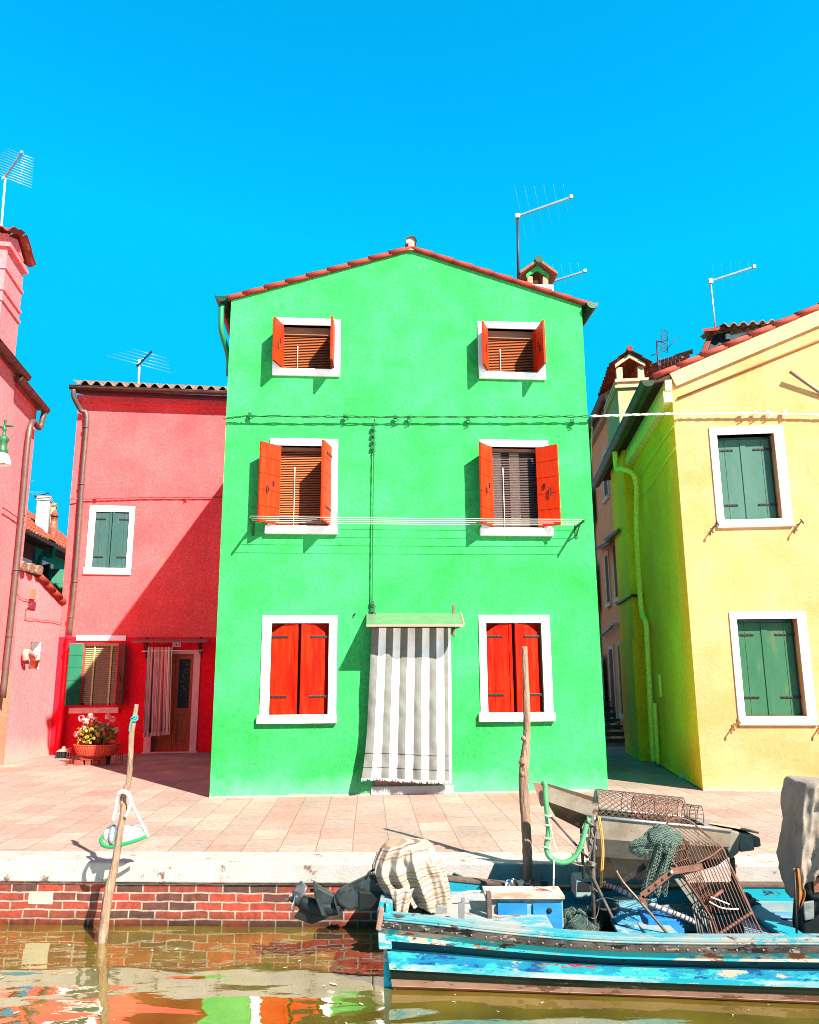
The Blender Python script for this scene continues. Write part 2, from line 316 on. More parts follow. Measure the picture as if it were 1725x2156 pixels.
M_kerb = mat('white_kerb_stone', (.60, .53, .49), (.50, .41, .36), 6, .75, .5, 60, lo=.4, hi=.75, col3=(.20, .10, .07), t3=.635, s3=6)
M_orange = mat('orange_varnished_wood', (.92, .034, .003), (.84, .062, .008), 5, .6, .3, 40, stretch=(4, 4, .5), spec=.1, col3=(.5, .03, .004), t3=.64, s3=7)
M_orange2 = mat('red_orange_wood', (.78, .009, .001), (.80, .045, .004), 4, .65, .3, 40, stretch=(3.5, 3.5, .5), spec=.06, lo=.42, hi=.75, col3=(.85, .12, .02), t3=.68, s3=6)
M_groove = mat('dark_gap', (.02, .012, .01))
M_iron = mat('black_iron', (.025, .022, .025), (.06, .045, .04), 30, .5, .2, 80, metal=.3)
M_blind = mat('wooden_blind', (1.25, .34, .12), (1.0, .26, .09), 20, .5, stretch=(1, 1, 6))
M_blindg = mat('cream_blind', (.56, .47, .22), (.42, .34, .14), 20, .5)
M_blinda = mat('silver_blind', (.17, .115, .105), (.12, .075, .065), 20, .35)
M_dark = mat('dark_room', (.012, .010, .010), rough=.6)
M_glass = mat('window_glass', (.015, .02, .03), rough=.06, spec=.9)
M_wood = mat('brown_door_wood', (.95, .14, .03), (.6, .08, .02), 4, .5, .2, 30, stretch=(4, 4, .5))
M_lead = mat('brown_downpipe_metal', (.19, .115, .10), (.27, .16, .13), 8, .5, .2, 40, metal=.35)
M_gut = mat('dark_gutter_metal', (.10, .055, .045), (.20, .10, .07), 8, .5, .2, 40, metal=.35)
M_cop = mat('patinated_copper', (.012, .05, .025), (.03, .11, .06), 6, .45, .2, 40, metal=.3, col3=(.09, .05, .03), t3=.6, s3=5)
M_tile = mat('terracotta_tile', (.55, .12, .055), (.36, .07, .035), 7, .85, .4, 50, col3=(.68, .36, .24), t3=.6, s3=11)
M_tileold = mat('weathered_tile', (.42, .20, .13), (.26, .12, .085), 8, .9, .4, 50, col3=(.62, .45, .34), t3=.58, s3=12)
M_vtile = mat('red_verge_tile', (.48, .060, .028), (.36, .04, .02), 9, .8, .4, 60, col3=(.6, .15, .08), t3=.66, s3=18)
M_soff = mat('dark_eave_wood', (.09, .035, .02), (.05, .02, .015), 10, .8)
M_gdk = mat('dark_green_paint', (.035, .13, .115), (.06, .17, .15), 3, .5, .2, 30, stretch=(1, 1, .3), col3=(.10, .20, .19), t3=.62, s3=8)
M_gsh = mat('green_shutter_paint', (.030, .235, .125), (.05, .28, .155), 3, .5, .2, 30, stretch=(1, 1, .3), col3=(.09, .16, .07), t3=.66, s3=10)
M_gtl = mat('grey_green_shutter_paint', (.085, .30, .215), (.11, .34, .25), 3, .5, .2, 30, stretch=(1, 1, .3))
M_gbr = mat('bright_green_paint', (.02, .30, .12), (.03, .36, .16), 3, .45, .15, 30)
M_brn = mat('brown_shutter_paint', (.16, .05, .045), (.11, .03, .03), 4, .6, .2, 30)
M_wire = mat('black_cable', (.012, .018, .012), rough=.6)
M_wireg = mat('green_painted_cable', (.015, .17, .05), rough=.7)
M_wirep = mat('pink_painted_cable', (.50, .10, .11), rough=.7)
M_wirew = mat('pale_cable', (.75, .70, .62), rough=.6)
M_alu = mat('aluminium', (.62, .62, .62), (.5, .5, .5), 20, .35, metal=.8)
M_mast = mat('dark_mast', (.06, .025, .05), rough=.5)
M_awn = mat('green_tinted_panel', (.16, .30, .145), (.20, .34, .18), 6, .25, .05, 30, spec=.5)
M_cw = mat('white_canvas', (.86, .85, .83), (.78, .76, .73), 8, .9, .25, 120)
M_cg = mat('grey_canvas', (.150, .150, .132), (.118, .118, .104), 8, .9, .25, 120)

# ---------------------------------------------------------------- setting: pavement, water bed, water
QA, QB = V((-3.64, 7.376, 0)), V((3.44, 7.06, 0))
Q = Wall(QA, QB)                                  # front of the quay
M_pave = brickmat('pink_stone_paving', (.70, .45, .36), (.56, .33, .26), (.36, .21, .16), .52, .345, .0045, rotate=-3, third=(.50, .375, .31), var=.66, bump=.7)
WZ = -.517
g = MB(); g.face([Q(-400, 0, -.43), Q(400, 0, -.43), Q(900, 0, -900), Q(-900, 0, -900)])
tag(g.build('pavement', M_pave, origin=Q(0, 0)), None, None, kind='structure')
g = MB(); g.face([(-400, -40, -1.6), (400, -40, -1.6), (400, 9, -1.6), (-400, 9, -1.6)])
tag(g.build('canal_bed', mat('silt', (.10, .085, .03), (.07, .06, .02), 3)), None, None, kind='structure')
g = MB(); g.face([(-400, -40, WZ), (400, -40, WZ), (400, -34, WZ), (-400, -34, WZ)])
def water_mat():
    m = bpy.data.materials.new('canal_water'); m.use_nodes = True; n = m.node_tree.nodes; l = m.node_tree.links; n.remove(n['Principled BSDF'])
    tc = n.new('ShaderNodeTexCoord'); mp = n.new('ShaderNodeMapping'); mp.inputs['Scale'].default_value = (.9, 2.1, 1); l.new(tc.outputs['Object'], mp.inputs[0])
    a = n.new('ShaderNodeTexNoise'); a.inputs['Scale'].default_value = 1.15; a.inputs['Detail'].default_value = 1.5; a.inputs['Roughness'].default_value = .35; a.inputs['Distortion'].default_value = .4; l.new(mp.outputs[0], a.inputs[0])
    b = n.new('ShaderNodeTexNoise'); b.inputs['Scale'].default_value = 6; b.inputs['Detail'].default_value = 3; l.new(mp.outputs[0], b.inputs[0])
    ad = n.new('ShaderNodeMath'); ad.operation = 'MULTIPLY_ADD'; ad.inputs[1].default_value = .035; l.new(b.outputs[0], ad.inputs[0]); l.new(a.outputs[0], ad.inputs[2])
    bp = n.new('ShaderNodeBump'); bp.inputs['Strength'].default_value = 1; bp.inputs['Distance'].default_value = .030; l.new(ad.outputs[0], bp.inputs['Height'])
    d = n.new('ShaderNodeBsdfDiffuse'); d.inputs[0].default_value = (.075, .058, .012, 1)
    nz = n.new('ShaderNodeTexNoise'); nz.inputs['Scale'].default_value = 2.2; nz.inputs['Detail'].default_value = 6; l.new(tc.outputs['Object'], nz.inputs[0])
    cr = n.new('ShaderNodeValToRGB'); cr.color_ramp.elements[0].position = .35; cr.color_ramp.elements[0].color = (.066, .050, .005, 1); cr.color_ramp.elements[1].position = .7; cr.color_ramp.elements[1].color = (.125, .092, .012, 1)
    l.new(nz.outputs[0], cr.inputs[0]); l.new(cr.outputs[0], d.inputs[0])
    gl = n.new('ShaderNodeBsdfGlossy'); gl.inputs['Roughness'].default_value = .015; gl.inputs['Color'].default_value = (.95, .93, .86, 1)
    l.new(bp.outputs[0], gl.inputs['Normal'])
    fr = n.new('ShaderNodeFresnel'); fr.inputs['IOR'].default_value = 1.9; l.new(bp.outputs[0], fr.inputs['Normal'])
    mr = n.new('ShaderNodeMapRange'); mr.inputs[1].default_value = .08; mr.inputs[2].default_value = .6; mr.inputs[3].default_value = .31; mr.inputs[4].default_value = .8; l.new(fr.outputs[0], mr.inputs[0])
    mx = n.new('ShaderNodeMixShader'); l.new(mr.outputs[0], mx.inputs[0]); l.new(d.outputs[0], mx.inputs[1]); l.new(gl.outputs[0], mx.inputs[2])
    l.new(mx.outputs[0], n['Material Output'].inputs[0]); return m
M_water = water_mat()
g = MB(); g.face([Q(-400, WZ, 45), Q(400, WZ, 45), Q(400, WZ, -.03), Q(-400, WZ, -.03)])
tag(g.build('canal_water', M_water, origin=Q(0, WZ)), None, None, kind='structure')
# specks drifting on the water
g = MB()
for i in range(150):
    x = random.uniform(-3.4, 4); y = random.uniform(4.2, 7.0); r = random.choice((.006, .008, .012, .02))*random.uniform(.6, 1.2); a = random.uniform(0, 3)
    pts = [(x+math.cos(t)*r*math.cos(a)*1.5-math.sin(t)*r*.6*math.sin(a), y+math.cos(t)*r*1.5*math.sin(a)+math.sin(t)*r*.6*math.cos(a), WZ+.005) for t in [k*math.pi/3.5 for k in range(7)]]
    g.face(pts)
tag(g.build('water_specks', mat('pale_leaf_speck', (.6, .55, .42))), 'pale specks of leaf and foam floating on the canal', 'floating specks', kind='stuff')

# quay wall: brick face, white kerb stones
M_qbrick = brickmat('red_quay_brick', (.66, .090, .048), (.34, .075, .045), (.62, .46, .36), .235, .071, .008, rotate='wall', third=(.15, .065, .05), var=.42, bump=1.0, zsplit=(1.07, 1.19, (.26, .24, .11)))
qt = thing('quay_wall', 'red brick quay wall with white stone kerb above the canal', 'quay wall', Q(0, -1.6))
g = MB(); g.face([Q(-60, -1.6, -.025), Q(80, -1.6, -.025), Q(80, -.163, -.025), Q(-60, -.163, -.025)]); g.build('brick_face', M_qbrick, qt)
x = -12.0; ks = []
while x < 16:
    L = random.uniform(1.7, 2.3); ks.append((x, x+L)); x += L
for a, b in ks:
    g = MB(); j = random.uniform(-.004, .004); t = random.uniform(-.003, .003)
    g.wbox(Q, a+.004, b-.004, -.160, .006+t, -.43, .012+j); g.build('kerb_stone', M_kerb, qt, bevel=.012)
g = MB(); g.wbox(Q, -60, 80, -.152, -.012, -.40, -.012); g.build('kerb_bed', mat('mortar', (.3, .25, .2)), qt)
g = MB(); a = Q.uv(*z2(172, 692)); b = Q.uv(*z2(315, 770)); g.wbox(Q, a[0], b[0], b[1], a[1], -.1, -.018); g.build('patch_stone', mat('cream_stone', (.68, .58, .42), (.58, .48, .33), 8, .8, .4, 50), qt)

# ---------------------------------------------------------------- shared builders for houses
def leaf(W, uh, side, a0, a1, w, ang, m, parent, o=.03, panels=5, arch=0.0, iron=True, name='shutter', planks=0, handle=False, seed=0):
    """one shutter leaf hinged at (uh, o); side +1 closes towards +u; ang 0 = closed, 180 = flat on the wall"""
    c, s_ = math.cos(R_(ang))*side, math.sin(R_(ang)); th = .034; mb = MB()
    du, dn = W.d*c+W.n*s_, (W.n*abs(1)*math.cos(R_(ang))-W.d*side*math.sin(R_(ang)))   # along the leaf, out of its face (outer face when closed)
    B = W(uh, 0, o)
    def P(t, z, q): return B+du*t+V((0, 0, z))+dn*q
    def hx(t0, t1, b0, b1, q0, q1, k, tl=None, tr=None):
        tl = b1 if tl is None else tl; tr = b1 if tr is None else tr
        mb.hexa([P(t0, b0, q0), P(t1, b0, q0), P(t1, b0, q1), P(t0, b0, q1), P(t0, tl, q0), P(t1, tr, q0), P(t1, tr, q1), P(t0, tl, q1)], k)
    H = a1-a0
    if planks:                      # upright boards, clipped upper outer corner
        cut = arch
        n = planks; e = [0]+[w*(.34+.66*i/(n-1)) if i else w*.34 for i in range(n)]; e = [0, w*.3, w] if n == 2 else [w*i/n for i in range(n+1)]
        for t0, t1 in zip(e, e[1:]):
            zt = lambda t: a1-cut*max(0, 1-t/(w*.5))
            if t0 < w*.5 < t1 and cut:
                hx(t0+.002, w*.5, a0, a1, 0, th, 0, zt(t0), a1); hx(w*.5, t1-.002, a0, a1, 0, th, 0)
            else: hx(t0+.002, t1-.002, a0, a1, 0, th, 0, zt(t0), zt(t1))
        hx(.004, w-.004, a0+.01, a1-.012-cut, .006, th-.006, 1)
        hx(w-.045, w-.004, a0+.004, a1-.004, th, th+.012, 0)
    else:
        hx(.002, w-.002, a0+.002, a1-.002, .006, th-.006, 1)
        for i in range(panels):
            b0 = a0+H*i/panels+.003; b1 = a0+H*(i+1)/panels-.003; hx(0, w, b0, b1, 0, th, 0)
    if iron:
        for z in (a0+H*.19, a1-H*(.13 if not arch else .15)):
            hx(-.03, w*.62, z-.016, z+.016, th+.001, th+.009, 2)
            for t in (.06, .25, .42, .56):
                mb.box(P(w*t, z-.006, th+.012), .012, .012, .012, 2)
    if handle:                      # bolt keeper and hanging ring on the inner face
        zm = a0+H*.42
        for k in range(3): hx(w*.30, w*.40, zm+.06+k*.028, zm+.075+k*.028, -.012, -.001, 2)
        mb.tube([P(w*.62, zm+.06, -.012), P(w*.70, zm+.03, -.02), P(w*.66, zm-.07, -.016), P(w*.58, zm-.02, -.016), P(w*.62, zm+.06, -.012)], .007, 6, 2)
    return mb.build(name, [m, M_groove, M_iron], parent, bevel=.003)
def frame(W, o, i, parent, mt=None, sill=True, jambs=True, proud=.022, depth=.15, lintel=True, sillout=.05, sx=(0.03, .03), label=None, sill_h=None):
    """stone surround: o and i = (u0,u1,z0,z1) outside and inside; returns the window part"""
    mt = mt or M_white; b = MB()
    if jambs:
        b.wbox(W, o[0], i[0], i[2], o[3], -depth, proud); b.wbox(W, i[1], o[1], i[2], o[3], -depth, proud)
        b.wbox(W, i[0], i[1], i[3], o[3], -depth, proud-.001)
    elif lintel: b.wbox(W, o[0], o[1], i[3], o[3], -depth, proud)
    f = b.build('window', mt, parent, bevel=.006)
    if sill:
        b = MB(); b.wbox(W, o[0]-sx[0], o[1]+sx[1], o[2], i[2]-.001, -depth+.002, proud+sillout); b.build('sill', mt, f, bevel=.008)
    return f
def pane(W, i, parent, o=-.15, m=None):
    b = MB(); b.wbox(W, i[0]-.002, i[1]+.002, i[2]-.002, i[3]+.002, o-.02, o); return b.build('pane', m or M_glass, parent)
def pipe(pts, r, m, parent, name='downpipe', n=10, clips=()):
    b = MB(); b.tube(smooth_path(pts, 5), r, n)
    for p, d in clips: b.tube([V(p)-V(d)*.012, V(p)+V(d)*.012], r*1.22, n)
    return b.build(name, m, parent)
def halfgutter(a, b, r, m, parent, up=(0, 0, 1), name='gutter', brk=.6):
    """half-round gutter open to the sky, end cap at a and b, straps"""
    a, b = V(a), V(b); d = (b-a).normalized(); x = d.cross(V((0, 0, 1))).normalized(); z = V((0, 0, 1)); mb = MB()
    def ring(p, rr): return [p+x*math.cos(t)*rr+z*math.sin(t)*rr for t in [math.pi+math.pi*k/12 for k in range(13)]]
    mb.grid([ring(a, r), ring(b, r)]); mb.grid([ring(a, r-.008), ring(b, r-.008)])
    for p in (a, b): mb.face(ring(p, r-.002))
    for sgn in (-1, 1): mb.tube([a+x*sgn*r, b+x*sgn*r], .009, 6)
    L = (b-a).length; k = int(L/brk)
    for i in range(1, k+1):
        p = a+d*(L*i/(k+1)); mb.grid([ring(p-d*.012, r+.006), ring(p+d*.012, r+.006)])
    return mb.build(name, m, parent)

# ---------------------------------------------------------------- GREEN HOUSE
G = Wall(gnd(441, 1680), gnd(1281, 1665)); GL = G.L
gh = thing('green_house', 'tall bright green three-storey house with orange shutters and gabled roof', 'house', G(GL/2, 0), None)
ZL, ZR, UA, ZA = 7.22, 7.32, 2.76, 8.16; GD = 6.0
OUT = dict(TL=(.652, 1.669, 6.012, 6.944), TR=(3.789, 4.830, 6.036, 6.981), ML=(.654, 1.653, 3.592, 5.027), MR=(3.775, 4.822, 3.588, 5.063), LL=(.628, 1.674, .953, 2.426), LR=(3.695, 4.731, .947, 2.432))
INN = {k: (o[0]+.125, o[1]-.118, o[2]+(.118 if k[0] != 'T' else .11), o[3]-.108) for k, o in OUT.items()}
INN['LL'] = (.755, 1.560, 1.068, 2.318); INN['LR'] = (3.800, 4.605, 1.070, 2.318)
b = MB(); wallmesh(b, G, [(0, ZL), (UA, ZA), (GL, ZR)], list(INN.values())+[(2.2, 3.25, .115, 2.30)])
shell(b, G, 0, GL, GD, ZL, ZR, back=[(0, ZL), (UA, ZA), (GL, ZR)])
b.build('wall', M_green, gh)
b = MB(); b.wbox(G, 2.19, 3.26, .11, 2.31, -.9, -.155); b.build('doorway', M_dark, gh)
shm = {'TL': M_orange, 'TR': M_orange, 'ML': M_orange, 'MR': M_orange, 'LL': M_orange2, 'LR': M_orange2}
for k in OUT:
    i = INN[k]; f = frame(G, OUT[k], i, gh, sx=((.0, .0) if k[0] == 'T' else (.03, .012)), sillout=.05 if k[0] != 'T' else .02)
    if k[0] == 'L':
        wl = (i[1]-i[0])/2
        leaf(G, i[0]+.004, 1, i[2]+.004, i[3]-.004, wl-.028, 2.5, M_orange2, f, o=-.06, planks=2, arch=.13)
        leaf(G, i[1]-.055, -1, i[2]+.004, i[3]-.004, wl-.062, 6, M_orange2, f, o=-.06, planks=2, arch=.13)
        b = MB(); b.wbox(G, i[0], i[1], i[2], i[3], -.155, -.13); b.build('backing', M_orange2, f)
        b = MB(); b.wbox(G, i[0]+wl-.035, i[0]+wl+.01, i[2]+.01, i[3]-.01, -.128, -.09); b.build('gap', M_groove, f)
    else:
        b = MB(); slats(b, G, i[0]+.02, i[1]-.02, i[2]+.01, i[3]-(.12 if k[0] == 'T' else .05), -.115, pitch=.026)
        uc = i[0]+.24
        b.tube([G(uc, i[2]+.02, -.098), G(uc, i[3]-.3, -.098)], .006, 5, 1)
        b.wbox(G, i[0]+.02, i[1]-.02, i[2]+.003, i[2]+.014, -.13, -.10)
        b.build('blind', [M_blinda if k == 'MR' else M_blind, M_wirew], f)
        b = MB(); b.wbox(G, i[0]+.01, i[1]-.01, i[3]-(.12 if k[0] == 'T' else .05), i[3]-.002, -.149, -.085); b.build('blind_box', mat('pale_brown_wood', (.48, .22, .12), (.36, .15, .08), 5, .6, stretch=(1, 1, 5)), f)
        if k == 'MR':
            for ua, ub in ((i[0]+.02, i[0]+.22), (i[0]+.33, i[0]+.50)):
                b = MB(); b.wbox(G, ua+.02, ub, i[2]+.01, i[3]-.06, -.1485, -.142); b.build('lace_curtain', mat('dim_lace', (.75, .62, .6)), f)
        b = MB(); b.wbox(G, i[0]+.0, i[0]+.03, i[2], i[3], -.149, -.02, 0); b.build('casing', M_orange, f); b = MB(); b.wbox(G, i[1]-.03, i[1], i[2], i[3], -.149, -.02, 0); b.build('casing', M_orange, f)
        pane(G, i, f)
        spec = {'TL': ((.29, 110, .03), (.36, 86, 0)), 'TR': ((.29, 113, .03), (.36, 94, .02)), 'ML': ((.36, 138, .045), (.40, 74, 0)), 'MR': ((.34, 130, .06), (.35, 140, .085))}[k]
        e = .012
        leaf(G, i[0]+spec[0][2], 1, i[2]+e, i[3]-e, spec[0][0], spec[0][1], M_orange, f, o=.03, panels=3 if k[0] == 'T' else 5, iron=False, handle=True)
        leaf(G, i[1]-spec[1][2], -1, i[2]+e, i[3]-e, spec[1][0], spec[1][1], M_orange, f, o=(.03 if k != 'ML' else .0), panels=3 if k[0] == 'T' else 5, iron=(k in ('ML',)), handle=True)
# roof: two tiled slopes, verge tiles along the gable, ridge
rb = MB()
vl = (G(UA, ZA)-G(0, ZL)); vr = (G(UA, ZA)-G(GL, ZR)); EO = .12
for base, vv, sgn in ((G(0, ZL), vl, 1), (G(GL, ZR), vr, -1)):
    d = vv.normalized(); O = base-d*EO+V((0, 0, .05))
    if sgn > 0: tiles(rb, O-G.n*GD, G.n, d, GD-.06, vv.length+EO, .21, .36, .02)
    else: tiles(rb, O-G.n*GD, G.n, d, GD-.06, vv.length+EO, .21, .36, .02)
for t in range(15):
    a = G(UA, ZA+.13, -t*.41+.02); b_ = G(UA, ZA+.12, -(t+1)*.41-.03); rb.tube([a, b_], [.085, .095], 10)
roof = rb.build('roof', M_tile, gh)
b = MB()
for base, vv, off in ((G(0, ZL), vl, 0), (G(GL, ZR), vr, 0)):
    d = vv.normalized(); nn = d.cross(G.n).normalized(); nn = nn if nn.z > 0 else -nn; L = vv.length+EO; k = 9
    for t in range(k):
        p0 = base+d*(-EO+L*t/k-.02)+nn*(.035); p1 = base+d*(-EO+L*(t+1)/k+.01)+nn*(.022)
        b.tube([p0+G.n*.02, p1+G.n*.02], [.048, .038], 10)
b.build('verge_tiles', M_vtile, roof)
b = MB()
for base, vv in ((G(0, ZL), vl), (G(GL, ZR), vr)):
    d = vv.normalized(); nn = d.cross(G.n); nn = nn if nn.z > 0 else -nn
    p = [base+d*(-EO), base+d*(vv.length), ]
    b.hexa([p[0]-G.n*GD, p[1]-G.n*GD, p[1]-G.n*.02, p[0]-G.n*.02]+[q+nn*.045 for q in (p[0]-G.n*GD, p[1]-G.n*GD, p[1]-G.n*.02, p[0]-G.n*.02)])
b.build('eave_boards', M_soff, roof)
b = MB(); b.tube([G(UA, ZA+.135, .06), G(UA, ZA+.13, -.3)], .088, 14, arc=(-.35, math.pi+.35)); b.wbox(G, UA-.045, UA+.045, ZA-.02, ZA+.12, -.2, .052); b.tube([G(UA, ZA+.135, .02), G(UA, ZA+.13, -.3)], .078, 14)
b.build('ridge_end', mat('pale_mortar_tile', (.62, .52, .46), (.42, .3, .24), 10, .8, .3, 50), roof)
halfgutter(G(-.135, ZL+.0, .12), G(-.135, ZL+.0, -GD), .09, M_cop, gh); halfgutter(G(GL+.14, ZR-.02, .12), G(GL+.14, ZR-.02, -GD), .095, M_cop, gh)
pipe([G(-.14, ZL-.1, .02), G(-.135, ZL-.35, .02), G(-.125, ZL-.52, -.03), G(-.05, ZL-.82, -.28), G(-.05, ZL-1.1, -.36)], .042, M_gbr, gh)
# roof-top chimney with its own little gabled hat
def cpt(x, y, o=-.55): return G.uv(*z5(x, y), o)
cu0, cz0 = cpt(430, 900); cu1, _ = cpt(985, 900); _, czt = cpt(690, 560); cm = (cu0+cu1)/2; hw = (cu1-cu0)/2; O1 = -.55; DP = .42
b = MB(); b.wbox(G, cm-hw-.05, cm+hw+.07, cz0-.10, cz0, O1-DP-.05, O1+.05, 1); b.wbox(G, cm-hw, cm+hw, cz0-.65, cz0-.10, O1-DP, O1, 0)
zt_ = cz0+.17
for uu in (cm-hw, cm+hw-.085):
    for oo in (O1-.085, O1-DP): b.wbox(G, uu, uu+.085, cz0, zt_, oo, oo+.085, 2)
b.wbox(G, cm-.06, cm+.03, cz0, zt_, O1-DP+.1, O1-.12, 3)
for oo in (O1+.01, O1-DP-.03):
    pz = zt_+.17
    b.prism([G(cm-hw-.02, zt_-.03, oo), G(cm-hw-.02, zt_+.03, oo), G(cm, pz+.03, oo), G(cm+hw+.02, zt_+.03, oo), G(cm+hw+.02, zt_-.03, oo), G(cm, pz-.06, oo)], -G.n*.03, 0)
for sg in (-1, 1):
    a0 = G(cm+sg*(hw+.14), zt_-.005, O1+.1); a1 = G(cm, zt_+.235, O1+.1); bk = -G.n*(DP+.2); up = V((0, 0, .045))
    b.hexa([a0, a1, a1+bk, a0+bk, a0+up, a1+up, a1+bk+up, a0+bk+up], 3)
b.tube([G(cm, zt_+.25, O1+.13), G(cm, zt_+.25, O1-DP-.13)], .065, 12, 4)
b.build('chimney', [M_green, M_white, mat('pale_brick', (.72, .40, .26), (.6, .3, .18), 12, .85, .3, 50), mat('chimney_brick', (.50, .17, .09), (.34, .1, .05), 12, .85, .3, 50), mat('ridge_cap', (.03, .14, .07), (.06, .08, .06), 9)], roof)
# door awning, step
A0 = G.uv(772, 1290)[0]; A1 = G.uv(970, 1290)[0]; AO = .54; az0 = G.uv(870, 1291)[1]; az1 = G.uv(870, 1316, AO)[1]; fu0 = G.uv(772, 1318, AO)[0]; fu1 = G.uv(977, 1318, AO)[0]
b = MB(); th = V((0, 0, -.014)); p = [G(A0, az0, .0), G(A1, az0, .0), G(fu1, az1, AO), G(fu0, az1, AO)]
b.hexa([q+th for q in p]+p, 0); b.bar(G(fu0-.003, az1-.008, AO), G(fu1+.003, az1-.008, AO), .02, .028, m=1); b.bar(G(A1+.006, az0, 0), G(fu1+.004, az1, AO), .02, .016, m=1)
aw = b.build('door_awning', [M_awn, mat('pinkish_rail', (.62, .34, .27), rough=.6)], gh)
for uu in (A0+.10, A1-.10):
    b = MB(); b.wbox(G, uu-.018, uu+.018, az0-.32, az0+.12, .001, .012); b.bar(G(uu, az0-.22, .012), G(uu, az1-.03, AO-.05), .02, .02); b.bar(G(uu, az0-.03, .012), G(uu, az1-.03, AO-.03), .02, .02); b.build('bracket', mat('rusty_strap', (.22, .10, .10), (.32, .16, .15), 30, .6), aw)
b = MB(); b.wbox(G, 2.16, 3.29, 0, .112, -.02, .035); b.build('doorstep', mat('worn_white_step', (.84, .80, .76), (.72, .55, .45), 9, .8, .3, 60, lo=.5, hi=.75, col3=(.6, .3, .2), t3=.68, s3=14), gh, bevel=.01)
b = MB(); b.tube([G(1.905, 2.43, 0), G(1.93, 2.45, .05)], .012, 6); b.build('hook', M_iron, gh)

b = MB(); b.wbox(G, 2.205, 3.245, .113, .27, -.14, -.01); b.build('threshold', mat('brown_threshold', (.62, .34, .26), (.45, .22, .16), 9, .8, .3, 50), gh, bevel=.006)
# crumbling mortar fillets where walls meet the paving
def fillet(W, u0, u1, par, m, seed):
    rn = random.Random(seed); n = int((u1-u0)/.06); r0, r1, r2 = [], [], []
    for i in range(n+1):
        u = lerp(u0, u1, i/n); h = .012+.022*abs(noise.noise(V((u*2.1, seed, 0))))+rn.uniform(0, .008); d = .02+.045*abs(noise.noise(V((u*1.7, seed, 5))))+rn.uniform(0, .012); r0.append(W(u, h, -.004)); r1.append(W(u, h*.6, d*.5)); r2.append(W(u, -.004, d))
    b = MB(); b.grid([r0, r1, r2]); b.build('base_fillet', m, par)
M_fil = mat('dusty_mortar', (.62, .50, .42), (.40, .30, .24), 9, .95, .5, 60, col3=(.22, .2, .12), t3=.6, s3=7)
fillet(G, 0, 2.15, gh, M_fil, 2); fillet(G, 3.3, GL, gh, M_fil, 3)

# striped curtain hung before the door
NS = 11; cols = NS*5; rows = 44
tu0, tz = G.uv(783, 1322, .17); tu1, _ = G.uv(950, 1322, .17); bu0, bz = G.uv(764, 1637, .2); bu1, bz2 = G.uv(953, 1645, .2)
rr = []
for r in range(rows+1):
    t = r/rows; row = []
    for c in range(cols+1):
        s_ = c/cols; e = 2*abs(s_-.5)
        flare = max(0, (t-.62)/.38)
        u = lerp(lerp(tu0, tu1, s_), lerp(bu0+.03, bu1, s_), t)-.045*flare**2*max(0, 1-s_*6)
        z = lerp(tz, lerp(bz, bz2, s_), t)
        o = .16+.05*t+.016*math.sin(s_*NS*math.pi+.6*math.sin(t*5))*(.5+.5*math.sin(2.2*t+s_*5)**2)+.022*math.sin(s_*7+t*3)*(.4+t)+.02*math.sin(s_*13+1.7*t)*(1-t)+.07*max(0, 1-s_*9)*math.sin(t*7+.6)*t-.05*max(0, s_*9-8)
        o += .010*math.sin(t*23+s_*17)*math.sin(s_*9)+.007*math.sin(t*41-s_*29)*math.sin(t*9)
        row.append(G(u, z, o))
    rr.append(row)
b = MB(); b.grid(rr, mf=lambda i, j: (1 if (j//5) % 2 == 0 else 0) if (j//5) < NS-1 or j % 5 < 3 else 0)
for c in range(0, cols, 1):
    for q in range(3):
        p = lerp(rr[-1][c], rr[-1][c+1], q/3); b.tube([p, p+V((random.uniform(-.012, .012), -.003, -random.uniform(.015, .045)))], .0028, 4, 0, caps=False)
for k in (rows-3, rows-7): b.tube([p+G.n*.004 for p in rr[k]], .004, 5, 2)
cur = b.build('door_curtain', [M_cw, M_cg, mat('dark_seam', (.12, .11, .10))], solid=0)
tag(cur, 'grey and white striped canvas curtain hanging in the green doorway', 'curtain')

# laundry rack, cables on the green front
rk = thing('drying_rack', 'wall-mounted laundry rack of white lines under the middle green windows', 'drying rack', G(2.8, 3.73, .01))
for uu in (.455, 5.19):
    b = MB(); b.bar(G(uu, 3.73, 0), G(uu, 3.75, .44), .022, .03, m=0); b.bar(G(uu, 3.60, 0), G(uu, 3.735, .22), .014, .014, m=0); b.wbox(G, uu-.02, uu+.02, 3.56, 3.78, 0, .012); b.build('arm', M_wireg, rk)
for q in range(4):
    o = .07+.118*q; b = MB(); pts = [G(lerp(.455, 5.19, t/12), 3.748+o*.045-.010*math.sin(math.pi*t/12), o) for t in range(13)]; b.tube(pts, .0030, 5); b.build('line', M_wirew, rk)
def cable(pts, r, m, lab, name='cable', amp=.012, n=60, knots=(), twin=True, nrm=None):
    b = MB(); nrm = nrm or G.n
    for q in range(2 if twin else 1):
        pp = []
        for i in range(n+1):
            t = i/n*(len(pts)-1); k = min(int(t), len(pts)-2); p = lerp(V(pts[k]), V(pts[k+1]), t-k)
            pp.append(p+V((0, 0, random.uniform(-amp, amp)*.5+math.sin(i*1.3+q*3)*amp))+nrm*(.006*math.cos(i*1.3+q*3)))
        b.tube(pp, r, 5)
    for p in knots:
        p = V(p); b.box(p-V((0, 0, .025)), .05, .04, .05); b.tube([p, p+V((.05, 0, -.05)), p+V((-.02, 0, -.08))], r, 5)
    return tag(b.build(name, m), lab, 'cable')
